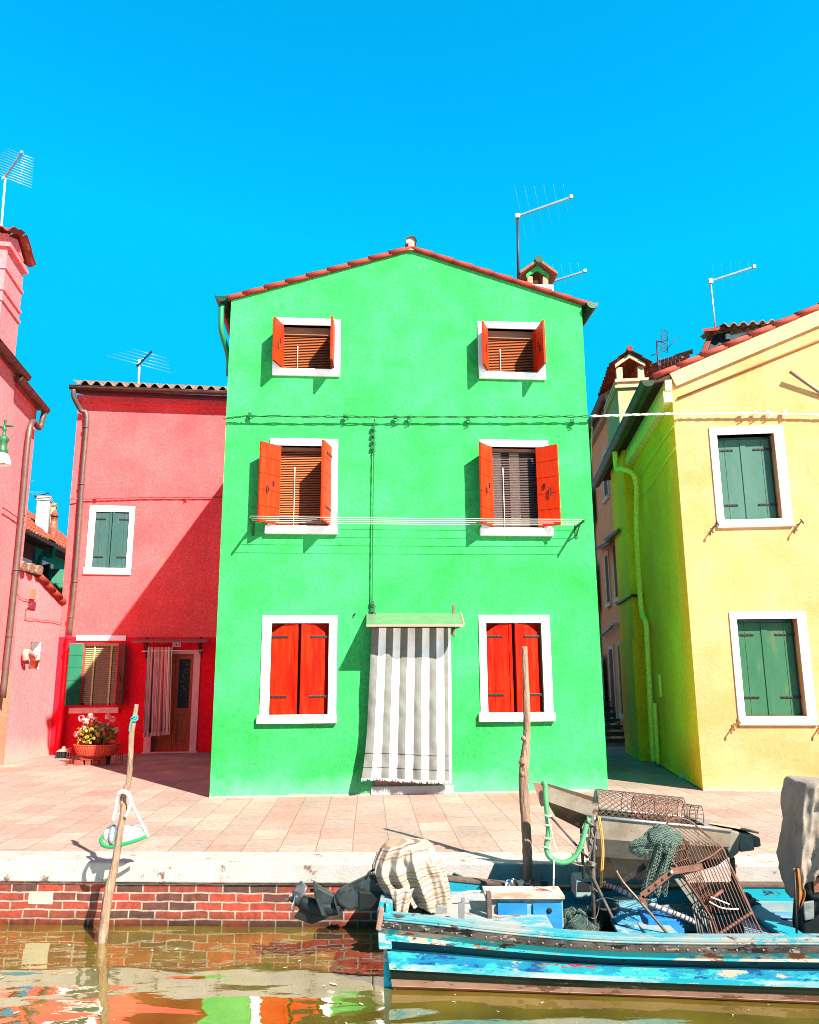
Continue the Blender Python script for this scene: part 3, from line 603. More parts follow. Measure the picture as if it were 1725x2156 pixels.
cable([G(-.03, 5.30, .05), G(.3, 5.335, .09), G(2.1, 5.36, .085), G(4.0, 5.40, .085), G(GL+.03, 5.44, .085)], .009, M_wireg, 'twisted dark cable strung across the green front above the middle windows', knots=[G(u, 5.37, .06) for u in (.35, 1.75, 2.5, 2.7, 3.6, 5.2)])
cable([G(2.19, 5.33, .05), G(2.18, 4.8, .05), G(2.17, 3.6, .05), G(2.165, 2.62, .05), G(2.16, 2.47, .05)], .008, M_wireg, 'thin green cable running down the green front to the awning', knots=[G(2.17, z, .04) for z in (5.2, 5.1, 5.0, 4.9, 2.6, 2.5)], amp=.004)

# ---------------------------------------------------------------- RED HOUSE (set back on the left)
RH = Wall(gnd(128, 1590), gnd(440, 1584)); RZ = 7.87; RU0, RU1 = -.24, 4.1
rh = thing('red_house', 'two-storey rose red house set back left of the green house, with crimson base', 'house', RH(1.9, 0))
w1o = (.19, 1.157, 3.785, 5.329); w1i = (.325, 1.045, 3.93, 5.19)
w2i = (.30, 1.00, 1.0, 2.30)
dri = (1.80, 2.60, .03, 2.06)
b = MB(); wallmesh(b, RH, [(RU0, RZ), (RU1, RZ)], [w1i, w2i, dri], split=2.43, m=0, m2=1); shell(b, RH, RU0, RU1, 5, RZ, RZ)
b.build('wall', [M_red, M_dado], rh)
f = frame(RH, w1o, w1i, rh, sx=(.03, 0), sillout=.02)
for sd, uh in ((1, w1i[0]+.003), (-1, w1i[1]-.003)): leaf(RH, uh, sd, w1i[2]+.004, w1i[3]-.004, .352, 2, M_gdk, f, o=-.05, planks=2)
pane(RH, w1i, f)
wf = MB(); a = RH.uv(*z1(555, 255)); c = RH.uv(*z1(905, 292)); wf.wbox(RH, a[0], c[0], c[1], a[1], -.05, .03); f = wf.build('window', M_white, rh)
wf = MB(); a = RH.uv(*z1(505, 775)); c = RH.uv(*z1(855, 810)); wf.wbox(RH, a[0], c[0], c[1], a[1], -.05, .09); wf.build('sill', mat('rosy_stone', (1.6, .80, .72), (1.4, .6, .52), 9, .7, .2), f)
b = MB(); slats(b, RH, w2i[0]+.01, w2i[1], w2i[2]+.01, w2i[3], -.10, pitch=.042, depth=.03)
for uu in (w2i[0]+.2, w2i[0]+.55): b.wbox(RH, uu-.016, uu+.016, w2i[2], w2i[3], -.084, -.078)
b.wbox(RH, w2i[0], w2i[1], w2i[3]-.05, w2i[3]-.002, -.13, -.07); b.build('blind', M_blindg, f)
pane(RH, w2i, f, o=-.14)
leaf(RH, w2i[0]+.0, 1, w2i[2]+.005, w2i[3]-.005, .34, 128, M_gsh, f, o=.03, panels=5, iron=False)
leaf(RH, w2i[1]+.02, -1, w2i[2]+.005, w2i[3]-.005, .30, 128, M_brn, f, o=.03, panels=5, iron=False, handle=True)
b = MB(); D0, D1 = RH.uv(*z1(1030, 1090))[0], RH.uv(*z1(1410, 1090))[0]; dt = RH.uv(*z1(1300, 360))[1]
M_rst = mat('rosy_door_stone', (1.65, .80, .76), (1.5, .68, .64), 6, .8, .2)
b.wbox(RH, D0, dri[0], 0.026, dt, -.16, .03); b.wbox(RH, dri[1], D1, .026, dt, -.16, .03); b.wbox(RH, dri[0], dri[1], dri[3], dt, -.16, .029); b.wbox(RH, D0-.03, D1+.03, 0, .025, -.1, .05)
df = b.build('door_frame', M_rst, rh, bevel=.006)
for ua, ub, nm in ((dri[0]+.01, dri[0]+.40, 0), (dri[0]+.41, dri[1]-.01, 1)):
    b = MB(); o = -.13
    for e in ((ua, ua+.07, .03, 2.05), (ub-.07, ub, .03, 2.05), (ua+.07, ub-.07, .03, .16), (ua+.07, ub-.07, .78, .92), (ua+.07, ub-.07, 1.96, 2.05)): b.wbox(RH, *e, o-.04, o)
    b.wbox(RH, ua+.07, ub-.07, .16, .78, o-.03, o-.012); b.wbox(RH, ua+.11, ub-.11, .22, .72, o-.02, o-.002)
    d = b.build('door', M_wood, df, bevel=.004)
    # glass panel with a patterned net
    b = MB(); b.wbox(RH, ua+.07, ub-.07, .92, 1.96, o-.03, o-.02); b.build('door_pane', mat('netted_glass', (.02, .03, .035), (.07, .08, .08), 40, .6, spec=.1), rh)
    b = MB()
    for k in range(46):
        uu = random.uniform(ua+.08, ub-.1); zz = random.uniform(.95, 1.92); b.wbox(RH, uu, uu+random.uniform(.01, .03), zz, zz+.012, o-.0195, o-.018, 1 if zz < 1.25 else 0)
    b.build('lace', [mat('grey_lace', (.25, .25, .25)), mat('blue_lace', (.06, .09, .4))], rh)
# little awning over the red door and its number
a0, zt0 = RH.uv(*z1(975, 300)); a1, _ = RH.uv(*z1(1505, 285)); zt0 = RH.uv(*z1(1250, 290))[1]
b = MB(); p = [RH(a0, zt0+.02, .02), RH(a1, zt0+.02, .02), RH(a1, zt0-.06, .42), RH(a0, zt0-.06, .42)]; b.hexa(p+[q+V((0, 0, .018)) for q in p])
raw = b.build('door_awning', mat('rosy_awning_panel', (.6, .22, .2), (.5, .15, .14), 5, .5), rh)
for uu in (a0+.24, a1-.18):
    b = MB(); b.wbox(RH, uu-.022, uu+.022, zt0-.38, zt0+.07, 0, .02); b.bar(RH(uu, zt0-.3, .02), RH(uu, zt0-.08, .36), .018, .018); b.bar(RH(uu, zt0-.05, .02), RH(uu, zt0-.07, .40), .018, .018); b.build('bracket', M_iron, raw)
b = MB(); b.tube([RH(a0+.2, zt0-.24, .30), RH(a1-.1, zt0-.22, .30)], .010, 6); b.build('curtain_rail', M_wirew, rh)
pu0, pz0 = RH.uv(*z1(1240, 337)); pu1, pz1 = RH.uv(*z1(1302, 306))
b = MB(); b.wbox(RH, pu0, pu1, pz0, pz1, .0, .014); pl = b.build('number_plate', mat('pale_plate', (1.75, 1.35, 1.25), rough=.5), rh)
cu_ = bpy.data.curves.new('lettering', 'FONT'); cu_.body = '964'; cu_.size = (pz1-pz0)*.80; cu_.align_x = 'CENTER'; cu_.align_y = 'CENTER'; cu_.extrude = .002; cu_.offset = .002; cu_.materials.append(M_iron); cu_.space_character = 1.25
to = bpy.data.objects.new('lettering_curve', cu_); C.objects.link(to); bpy.context.view_layer.update()
me_ = bpy.data.meshes.new_from_object(to.evaluated_get(bpy.context.evaluated_depsgraph_get())); bpy.data.objects.remove(to); to = bpy.data.objects.new('lettering', me_); C.objects.link(to); to.parent = pl
rotm = Matrix((RH.d, V((0, 0, 1)), RH.n)).transposed().to_4x4(); to.matrix_local = Matrix.Translation(RH((pu0+pu1)/2, (pz0+pz1)/2-.004, .016)-ORG[pl.name]) @ rotm
# half-open striped curtain
c0, ct = RH.uv(*z1(1062, 338), .3); c1, _ = RH.uv(*z1(1240, 338), .3); cb0, cbz = RH.uv(*z1(1030, 985), .3); cb1, cbz1 = RH.uv(*z1(1222, 968), .3)
rr = []; cols = 90; pal = []
for j in range(cols): pal.append(random.choice((0, 0, 0, 1, 2, 3)) if j % 2 else (pal[-1] if pal else 0))
for r in range(26):
    t = r/25; rr.append([RH(lerp(lerp(c0, c1, s_), lerp(cb0, cb1, s_), t), lerp(ct, lerp(cbz, cbz1, s_), t), .30+.045*math.sin(s_*math.pi*2*7+.8*math.sin(t*3))*(.5+.5*t)+.02*math.sin(s_*31+t*2)) for s_ in [k/cols for k in range(cols+1)]])
b = MB(); b.grid(rr, mf=lambda i, j: 3 if i == 24 else pal[j])
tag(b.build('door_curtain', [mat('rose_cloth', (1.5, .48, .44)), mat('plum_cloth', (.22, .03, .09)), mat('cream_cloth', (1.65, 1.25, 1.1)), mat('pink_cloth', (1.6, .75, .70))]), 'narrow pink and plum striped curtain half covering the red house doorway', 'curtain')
# roof, gutter and downpipe
b = MB(); tiles(b, RH(RU0-.05, RZ+.15, .30), RH.d, -RH.n+V((0, 0, .36)), RU1-RU0+.2, 3.2, .25, .4, .05)
rf = b.build('roof', M_tileold, rh)
b = MB(); b.hexa([RH(RU0-.05, RZ-.005, .24), RH(RU1, RZ-.005, .24), RH(RU1, RZ+.9, -2.8), RH(RU0-.05, RZ+.9, -2.8), RH(RU0-.05, RZ+.07, .24), RH(RU1, RZ+.07, .24), RH(RU1, RZ+.97, -2.8), RH(RU0-.05, RZ+.97, -2.8)])
b.build('eave_boards', mat('dark_red_eave', (.28, .03, .03), (.2, .02, .02), 8, .8), rf)
b = MB(); b.wbox(RH, RU0-.02, RU1, RZ-.16, RZ-.006, -.05, .10); b.build('cornice', M_red, rh)
halfgutter(RH(RU0-.12, RZ+.11, .34), RH(RU1, RZ+.13, .34), .08, M_gut, rh)
gx = lambda x, y, o=.10: RH(*RH.uv(x, y, o), o)
pipe([RH(RU0-.03, RZ+.03, .34), RH(RU0-.02, RZ-.14, .30), RH(RU0+.10, RZ-.38, .12), gx(183, 880), gx(174, 1000), gx(160, 1200), gx(146, 1340)], .055, M_lead, rh, clips=[(gx(181, 900), (0, 0, 1)), (gx(172, 1020), (0, 0, 1)), (gx(158, 1225), (0, 0, 1)), (gx(149, 1300), (0, 0, 1))])
pipe([gx(146, 1338), gx(138, 1440), gx(124, 1575)], .062, M_dado, rh, name='lower_downpipe', clips=[(gx(145, 1345), (0, 0, 1)), (gx(142, 1370), (0, 0, 1))])
cable([RH(*RH.uv(145, 1050, .12), .12), RH(*RH.uv(180, 1050, .06), .06), RH(*RH.uv(300, 1047, .05), .05), RH(3.6, RH.uv(470, 1046)[1], .05)], .012, M_wirep, 'pink painted cable along the red house above its upper window', nrm=RH.n, amp=.006, knots=[RH(*RH.uv(x, 1048, .04), .04) for x in (170, 200, 390)])

# planter, bench, geranium, broom in the shade
PY = 15.1
def zp(x, y, Y=PY): return atY(*z1(x, y), Y)
rim = zp(697, 1035); hwid = (zp(862, 1035)-zp(530, 1035)).x/2; pb = zp(697, 1125).z; ph = rim.z-pb; pc = V((rim.x, PY, 0))
pt = thing('planter', 'wide oval basket-woven red terracotta planter on low stand by the red house', 'planter', pc+V((0, 0, pb)))
M_pot = mat('red_terracotta_pot', (1.35, .15, .07), (1.0, .10, .05), 12, .7, .4, 40)
b = MB(); b.lathe(pc, [(hwid*.0, pb), (hwid*.62, pb), (hwid*.80, pb+ph*.25), (hwid*.92, pb+ph*.72), (hwid*.96, pb+ph*.88), (hwid, pb+ph*.90), (hwid, pb+ph), (hwid*.93, pb+ph), (hwid*.9, pb+ph*.86), (0, pb+ph*.84)], 56, sy=.55)
for k in range(44):
    t = 2*math.pi*k/44
    b.tube([pc+V((math.cos(t)*hwid*q, math.sin(t)*hwid*.55*q, pb+ph*h)) for q, h in ((.66, .05), (.82, .27), (.93, .72), (.965, .88))], .012, 5)
for h, q in ((.2, .785), (.36, .845), (.52, .885), (.68, .92)):
    b.tube([pc+V((math.cos(t)*hwid*q, math.sin(t)*hwid*.55*q, pb+ph*h)) for t in [2*math.pi*k/40 for k in range(41)]], .009, 5, caps=False)
b.build('basket_pot', M_pot, pt); b = MB(); b.lathe(pc, [(0, pb+ph*.93), (hwid*.9, pb+ph*.92)], 30, sy=.55); b.build('soil', mat('dark_soil', (.05, .025, .015), rough=1), pt)
st = thing('planter_stand', 'low stand of red bricks and planks under the planter', 'stand', pc)
b = MB(); b.box(pc+V((0, 0, pb-.055)), hwid*1.1, .26, .05); b.build('plank', mat('red_plank', (.35, .08, .05), (.25, .05, .03), 10, .8), st, bevel=.006)
for dx, wd in ((-.62, .16), (-.22, .10), (.10, .12), (.42, .12)):
    b = MB(); b.box(pc+V((dx*hwid, -.02, 0)), wd, .22, pb-.057); b.build('brick_leg', mat('stand_brick', (.5, .11, .07), (.35, .06, .045), 14, .85, .3, 40), st, bevel=.005)
for sx, hh in ((-1.08, .30), (1.02, .36)):
    b = MB()
    for q in range(4): b.bar(pc+V((sx*hwid, -.18+.11*q, 0)), pc+V((sx*hwid, -.18+.11*q, hh)), .008, .008)
    for q in range(5): b.bar(pc+V((sx*hwid, -.18, hh*q/4+.002)), pc+V((sx*hwid, .15, hh*q/4+.002)), .006, .006)
    b.build('wire_side', mat('red_wire', (.4, .05, .04)), st)
gt = thing('geranium', 'bushy geranium with pale pink flower heads growing in the planter', 'plant', pc+V((0, 0, pb+ph*.9)))
b = MB(); tops = [zp(585, 850), zp(650, 835), zp(680, 862), zp(775, 838), zp(812, 858), zp(598, 925), zp(553, 965), zp(700, 908), zp(735, 930), zp(765, 900), zp(700, 965), zp(835, 935), zp(720, 900), zp(620, 870)]
for k in range(420):
    t = random.uniform(0, 6.28); r = random.random()**.6; h = random.random(); c = pc+V((math.cos(t)*r*hwid*.86, math.sin(t)*r*.22, pb+ph+.02+h*.40*(1-.35*r)))
    n_ = V((random.uniform(-1, 1), random.uniform(-1.2, .3), random.uniform(.1, 1.2))).normalized(); x = n_.orthogonal().normalized(); y = n_.cross(x); s_ = random.uniform(.022, .042)
    pts = [c+(x*math.cos(a)+y*math.sin(a))*s_*(1-.12*(i % 2))+n_*(.012 if i % 2 else 0) for i, a in enumerate([2*math.pi*q/8 for q in range(8)])]
    b.face(pts, 0 if random.random() < .6 else 1)
b.build('foliage', [mat('geranium_leaf', (.30, .24, .03), (.14, .17, .03), 9, .6), mat('yellowing_leaf', (.85, .45, .05), (.55, .32, .04), 9, .6)], gt)
for tp in tops:
    b = MB(); base = pc+V(((tp.x-pc.x)*.5, 0, pb+ph)); b.tube(smooth_path([base, lerp(base, tp, .5)+V((.01, -.03, .03)), tp], 3), .006, 5, 1)
    for q in range(26):
        d = V((random.gauss(0, 1), random.gauss(0, 1), random.gauss(.2, 1))).normalized(); c = tp+d*.048; x = d.orthogonal().normalized(); y = d.cross(x)
        for e in range(4):
            a = 1.57*e+q; b.face([c, c+(x*math.cos(a)+y*math.sin(a))*.022+d*.004, c+(x*math.cos(a+.8)+y*math.sin(a+.8))*.026+d*.008, c+(x*math.cos(a+1.5)+y*math.sin(a+1.5))*.020+d*.003], 0)
    b.build('flower_head', [mat('pale_pink_petal', (.72, .23, .22), (.85, .40, .36), 30, .7), mat('stem_green', (.12, .12, .03))], gt)
bc = atY(*z1(455, 1112), 16.3); bt = thing('broom_head', 'dark-bristled broom head with pale top standing by the red downpipe', 'broom', (bc.x, 16.3, .0))
b = MB(); bw = .27
b.prism([(bc.x-bw/2, 16.27, .12), (bc.x+bw/2, 16.27, .12), (bc.x+bw*.42, 16.27, .155), (bc.x+.03, 16.27, .185), (bc.x+.022, 16.27, .225), (bc.x-.022, 16.27, .225), (bc.x-.03, 16.27, .185), (bc.x-bw*.42, 16.27, .155)], (0, .06, 0)); b.build('broom_back', mat('cream_plastic', (.6, .45, .36), rough=.5), bt, bevel=.006)
b = MB()
for k in range(90):
    x = bc.x+random.uniform(-bw/2, bw/2); y = 16.27+random.uniform(0, .06); b.bar((x, y, .125), (x+(x-bc.x)*.12+random.uniform(-.01, .01), y+random.uniform(-.02, .01), 0), .006, .006)
b.build('bristles', mat('dark_bristle', (.03, .05, .04), (.02, .02, .06), 20, .7), bt)

# ---------------------------------------------------------------- LEFT PINK HOUSE and its garden wall
F_ = gnd(6, 1609); N_ = F_+V((.42, -2.5, 0)).normalized()*9
LH = Wall(N_, F_); LL_ = LH.L
lh = thing('pink_house', 'tall pale pink house at the left edge with big pink chimney', 'house', LH(LL_/2, 0))
ze = 7.0; usp = LH.uv(28, 793, .02)[0]
b = MB(); wallmesh(b, LH, [(0, ze+.02), (LL_, ze+.02)], [], mr=0, split=.0); shell(b, LH, 0, LL_, 5, ze+.02, ze+.02)
b.wbox(LH, 0, usp, 0, ze+.10, .001, .06)
b.build('wall', [M_pink, M_pink], lh)
b = MB(); b.wbox(LH, LL_-.62, LL_+.004, 0, 1.72, -.3, .012); b.build('peeling_base', plaster('peeling_base_render', (.80, .40, .22), (.84, .55, .36), (.62, .55, .25), 1.2, .4), lh)
b = MB(); b.wbox(LH, 0, usp, ze+.11, ze+.17, -.2, .10); b.wbox(LH, usp+.002, LL_+.02, ze-.03, ze+.03, -.2, .10); b.build('eave_boards', mat('rosy_eave', (.55, .10, .10), (.4, .07, .07), 6, .8), lh)
b = MB(); tiles(b, LH(0, ze+.22, .10), LH.d, -LH.n+V((0, 0, .30)), usp, 3.2, .22, .38); tiles(b, LH(usp, ze+.09, .06), LH.d, -LH.n+V((0, 0, .30)), LL_-usp+.1, 3.2, .22, .38); b.build('roof', M_tile, lh)
halfgutter(LH(0, ze+.20, .17), LH(usp+.25, ze+.18, .17), .09, M_gut, lh, brk=.9); halfgutter(LH(usp-.1, ze+.05, .13), LH(LL_+.14, ze+.03, .13), .09, M_gut, lh, brk=.9)
lp = lambda x, y, o=.09: LH(*LH.uv(x, y, o), o)
pipe([LH(LL_+.04, ze-.03, .13), LH(LL_+.02, ze-.2, .12), LH(LL_-.04, ze-.42, .09), lp(63, 900), lp(44, 1100), lp(25, 1290), lp(6, 1470)], .055, M_lead, lh, clips=[(lp(62, 920), (0, 0, 1)), (lp(46, 1085), (0, 0, 1)), (lp(34, 1200), (0, 0, 1)), (lp(20, 1340), (0, 0, 1))])
# chimney breast and tiled cap
k0 = LH.uv(3, 640, .12); k1 = LH.uv(43, 640, .12); u0, u1 = k0[0], k1[0]; zt = LH.uv(46, 566, .12)[1]
b = MB(); b.wbox(LH, u0, u1, ze+.2, zt, -.9, .12)
for y in (601, 650, 674): zz = LH.uv(40, y+8, .12)[1]; b.wbox(LH, u0-.02, u1+.025, zz, zz+.05, -.92, .145)
b.wbox(LH, u0-.05, u1+.06, zt-.02, zt+.06, -.96, .18)
for uu in (u0+.02, u1-.16): b.wbox(LH, uu, uu+.14, zt+.06, zt+.26, -.88, .10)
b.build('chimney', M_pink, lh)
b = MB(); om = -.39; ct_ = zt+.26
tiles(b, LH(u1+.14, ct_-.06, .26), -LH.n, -LH.d+V((0, 0, .45)), 1.28, (u1-u0)/2+.20, .2, .33, .035); tiles(b, LH(u0-.14, ct_-.06, -1.02), LH.n, LH.d+V((0, 0, .45)), 1.28, (u1-u0)/2+.20, .2, .33, .035)
for oo in (.08, -.86): b.prism([LH(u0, zt+.2, oo), LH(u1, zt+.2, oo), LH((u0+u1)/2, zt+.2+(u1-u0)*.22, oo)], LH.n*.03, 1)
b.build('chimney_cap', [M_vtile, M_pink], lh)
# swan-neck street lamp on the pink house
lc = atY(2, 975, 11.2); lt = thing('street_lamp', 'green iron street lamp with white bell shade at left edge', 'street lamp', lc)
b = MB(); b.lathe(lc, [(.055, .14), (.075, .16), (.08, .20), (.06, .24), (.062, .33), (.085, .36), (.07, .40), (.03, .43), (.022, .50), (.04, .52), (.022, .55), (.016, .64), (.03, .655), (.0, .69)], 16)
b.tube([lc+V((0, 0, .58)), lc+V((.12, 0, .575)), lc+V((.13, 0, .575))], .016, 8); b.tube(smooth_path([lc+V((0, 0, .55)), lc+V((-.35, .1, .62)), lc+V((-.9, .3, .5)), lc+V((-1.3, .45, .15))], 6), .022, 8); b.build('lamp_body', mat('green_lamp_iron', (.03, .16, .07), (.05, .22, .1), 10, .4), lt)
b = MB(); b.lathe(lc, [(.06, .155), (.10, .12), (.125, .05), (.135, -.02), (.13, -.025), (.12, .045), (.09, .11), (.03, .13)], 24); b.build('lamp_shade', mat('white_enamel', (.85, .85, .83), rough=.3), lt)
b = MB(); b.lathe(lc, [(0, -.02), (.05, -.01), (.06, .04), (.03, .1)], 14); b.build('bulb', mat('frosted_bulb', (.8, .6, .5), rough=.3), lt)
cable([lp(-8, 1060, .05), lp(20, 1078, .05), lp(40, 1092, .05), lp(52, 1098, .16)], .008, M_wirep, 'sagging pink cable crossing the pale pink house to its downpipe', nrm=LH.n, amp=.004, n=30)

GWB = gnd(116, 1588); GW = Wall(F_, GWB); GWL = GW.L
gw = thing('garden_wall', 'low pink wall with sloping tile coping between pink house and red house', 'wall', GW(GWL/2, 0))
za = GW.uv(30, 1197)[1]; ua = .02; ub, zb = GW.uv(78, 1215); uc, zc = GW.uv(131, 1288)
nh = (*[GW.uv(*z1(x, 400))[0] for x in (212, 286)], GW.uv(*z1(250, 495))[1], GW.uv(*z1(250, 298))[1])
b = MB(); wallmesh(b, GW, [(-.3, za), (ub, zb), (GWL+.45, zc-.12)], [nh], mr=1, reveal=.2); shell(b, GW, -.3, GWL+.45, .6, za, zc-.12, back=[(-.3, za), (ub, zb), (GWL+.45, zc-.12)])
b.face([GW(nh[0]-.01, nh[2]-.01, -.2), GW(nh[1]+.01, nh[2]-.01, -.2), GW(nh[1]+.01, nh[3]+.01, -.2), GW(nh[0]-.01, nh[3]+.01, -.2)], 1)
b.build('wall', [M_pink, M_white], gw)
b = MB(); k = 6
for q in range(k):
    p = GW(lerp(ub, GWL+.45, q/k)-.02, lerp(zb, zc-.12, q/k)+.05, 0); r = GW(lerp(ub, GWL+.45, (q+1)/k)+.02, lerp(zb, zc-.12, (q+1)/k)+.035, 0); b.tube([r+GW.n*.02, p+GW.n*.02], [.085, .07], 10)
for q in range(3):
    p = GW(lerp(-.1, ub-.1, q/2), za+.06, .12); b.tube([p, p-GW.n*.5+V((0, 0, .05))], .1, 10, 1)
b.build('coping_tiles', [M_vtile, M_tileold], gw)
# vent pipe, herb pot and meter box on the wall
e = lambda x, y, o: GW(*GW.uv(*z1(x, y), o), o)
b = MB(); b.tube(smooth_path([e(235, 425, -.1), e(225, 395, .06), e(195, 375, .10), e(182, 385, .10), e(185, 430, .10)], 5), .062, 10); tag(b.build('vent_pipe', M_pink), 'pink elbow vent pipe poking from the white niche', 'pipe')
hp = e(245, 492, -.04); ht = thing('flower_pot', 'small terracotta pot with yellow sprigs standing in the white niche', 'flower pot', hp)
b = MB(); b.lathe(hp, [(0, 0), (.06, 0), (.085, .15), (.095, .15), (.095, .18), (.08, .18), (0, .16)], 14); b.build('pot', M_pot, ht)
b = MB()
for q in range(46):
    c = hp+V((random.gauss(0, .06), random.gauss(0, .05), .2+abs(random.gauss(0, .07)))); n_ = V((random.gauss(0, 1), random.gauss(-.5, 1), random.gauss(.5, 1))).normalized(); x = n_.orthogonal().normalized()*.022; y = n_.cross(x.normalized())*.012; b.face([c-x, c-y, c+x, c+y])
b.build('sprigs', mat('dry_sprig', (.45, .28, .06), (.25, .2, .05), 20), ht)
b = MB(); s4 = lambda x, y: GW.uv((x*.255)*.8423, (1050+y*.255)*.8423)
a = s4(288, 1655); c = s4(325, 1760); b.wbox(GW, a[0], c[0], c[1], a[1], -.02, .05, 0); a = s4(278, 1775); c = s4(335, 1855); b.wbox(GW, a[0], c[0], c[1], a[1], -.02, .03, 1); tag(b.build('meter_box', [mat('tan_box', (.5, .25, .16), rough=.6), mat('dark_rose_box', (.3, .03, .04))]), 'small rusty meter box on the low pink wall', 'meter box')
q4 = lambda x, y, o=.03: GW(*s4(x, y), o)
cable([q4(130, 1660), q4(180, 1740), q4(270, 1770), q4(300, 1800), q4(240, 1850), q4(235, 1950), q4(240, 1945), q4(450, 1965), q4(640, 2000)], .007, M_wirep, 'loose pink cable looping over the low pink wall below its coping', nrm=GW.n, amp=.003, n=50, twin=False)

# ---------------------------------------------------------------- TEAL HOUSE far behind, between pink and red
TZ = 5.35; 
def tp(x, y):
    r = ray(x, y); t = (TZ-HC)/r.z; return V((0, 0, HC))+r*t
Ta, Tb = tp(44, 1132), tp(134, 1174); dT = (Tb-Ta).normalized(); Ta2 = Ta-dT*5; Tb2 = Tb+dT*3
TW = Wall(Ta2, Tb2); TL_ = TW.L; us = TW.uv(71, 1180)[0]
th_ = thing('teal_house', 'far teal house with terracotta roof glimpsed between the two pink houses', 'house', TW(TL_/2, 0))
wa = TW.uv(82, 1200); wb = TW.uv(106, 1235)
b = MB(); wi = (TW.uv(88, 1210)[0], TW.uv(106, 1222)[0], 2.4, 4.55); wi = (min(wi[0], wi[1]), max(wi[0], wi[1]), 2.6, TW.uv(95, 1192)[1])
wallmesh(b, TW, [(us, TZ), (TL_, TZ)], [wi], m=0); shell(b, TW, us, TL_, 6, TZ, TZ); b.build('wall', M_teal, th_)
b = MB(); wallmesh(b, TW, [(0, TZ), (us-.004, TZ)], [], m=0); b.build('brown_wall', plaster('brown_render', (.30, .11, .08), (.36, .15, .12), None, 1.5, .3), th_)
fo = (wi[0]-.12, wi[1]+.12, wi[2]-.12, wi[3]+.14); f = frame(TW, fo, wi, th_, jambs=False); pane(TW, wi, f, m=M_dark)
leaf(TW, wi[0], 1, wi[2], wi[3], .5, 140, M_gsh, f, iron=False); leaf(TW, wi[1], -1, wi[2], wi[3], .5, 120, M_gsh, f, iron=False)
b = MB(); u5, zz5 = TW.uv(60, 1175); b.wbox(TW, us-1.9, us-.25, zz5-.35, zz5-.05, -.02, .04); b.wbox(TW, us-1.7, us-.5, zz5-1.3, zz5-.37, -.02, .02, 1); b.build('window', [M_white, M_brn], th_)
b = MB(); tiles(b, TW(0, TZ+.05, .35), TW.d, -TW.n+V((0, 0, .80)), TL_, 2.6, .24, .36, .05); rf = b.build('roof', M_tile, th_)
b = MB(); b.wbox(TW, 0, TL_, TZ-.06, TZ-.001, -.1, .35); b.build('eave_boards', M_soff, rf)
halfgutter(TW(0, TZ+.04, .44), TW(TL_, TZ+.02, .44), .09, M_gut, th_, brk=1.2)
pipe([TW(us+.15, TZ-.02, .44), TW(us+.2, TZ-.3, .4), TW(us+.1, TZ-.7, .1), TW(us+.08, 0, .1)], .07, M_teal, th_)
def chim(px, py0, py1, wd, Yd, m, nm='chimney', rings=3):
    a = atY(px, py1, Yd); t = atY(px, py0, Yd); b = MB(); h = t.z-a.z
    b.box(a-V((0, 0, .8)), wd, wd, h*.82+.8, 0, .3)
    for q in range(rings): b.box(a+V((0, 0, h*(.84+.055*q))), wd*1.12, wd*1.12, h*.03, 0, .3)
    b.box(a+V((0, 0, h*.8)), wd*.8, wd*.8, h*.2, 0, .3)
    return b.build(nm, m, rf)
chim(89, 1046, 1108, .36, 23.5, mat('whitewashed_brick', (.8, .76, .72), (.65, .55, .5), 9, .8, .3)); chim(104, 1060, 1110, .30, 24.4, mat('cream_brick', (.75, .52, .30), (.6, .36, .2), 9, .8, .3))
a = atY(112, 1118, 23.6); b = MB(); b.lathe(a-V((0, 0, .3)), [(.11, 0), (.11, .55), (.09, .56), (.09, .75), (.13, .76), (.06, .9), (.0, .97)], 12); b.build('chimney_pot', M_tile, rf)
b = MB(); a = atY(1, 1, 1)
p0 = atY(52, 1010, 17.5); b = MB(); tiles(b, p0+V((-1.2, -.4, .02)), V((1, .25, -.25)), V((-.2, 1, .45)), 1.3, .9, .22, .35, .045); tag(b.build('tiled_eave_end', M_tileold), 'bit of old tiled eave sticking out behind the pink house downpipe', 'roof')

# ---------------------------------------------------------------- YELLOW HOUSE on the right, its alley side
YW = Wall(gnd(1481, 1665), gnd(1725, 1667)); yc = YW.A
yh = thing('yellow_house', 'yellow gabled house with green shutters right of the alley', 'house', YW(2, 0))
yr0 = YW.uv(1424, 790); yr1 = YW.uv(1725, 662); sl_ = (yr1[1]-yr0[1])/(yr1[0]-yr0[0]); yz = lambda u: yr0[1]+sl_*(u-yr0[0])
UAP = 4.6; M_yg = {'a': mat('grey_green_paint', (.082, .20, .15), (.11, .24, .185), 3, .6, .2, 30, stretch=(1, 1, .3), spec=.1, col3=(.14, .22, .17), t3=.62, s3=6), 'b': mat('faded_green_paint', (.045, .175, .085), (.07, .21, .11), 3, .6, .2, 30, stretch=(1, 1, .3), spec=.1, col3=(.12, .2, .09), t3=.60, s3=6)}
YO = {'a': (.50, 1.575, 3.69, 5.236), 'b': (.555, 1.61, .878, 2.455)}
YI = {}
for k, (xl, xr, yt, yb) in {'a': (1517, 1638.6, 914, 1094), 'b': (1560, 1688.6, 1303, 1508)}.items():
    ym = (yt+yb)/2; xm = (xl+xr)/2; YI[k] = (YW.uv(xl, ym)[0], YW.uv(xr, ym)[0], YW.uv(xm, yb)[1], YW.uv(xm, yt)[1])
b = MB(); wallmesh(b, YW, [(0, yz(0)), (UAP, yz(UAP)), (2*UAP, yz(0))], list(YI.values()), reveal=.2)
AD = V((gnd(1387, 1611)-yc)); AD.z = 0; AD.normalize(); AL = 5.3
AW = Wall(yc+AD*AL, yc)
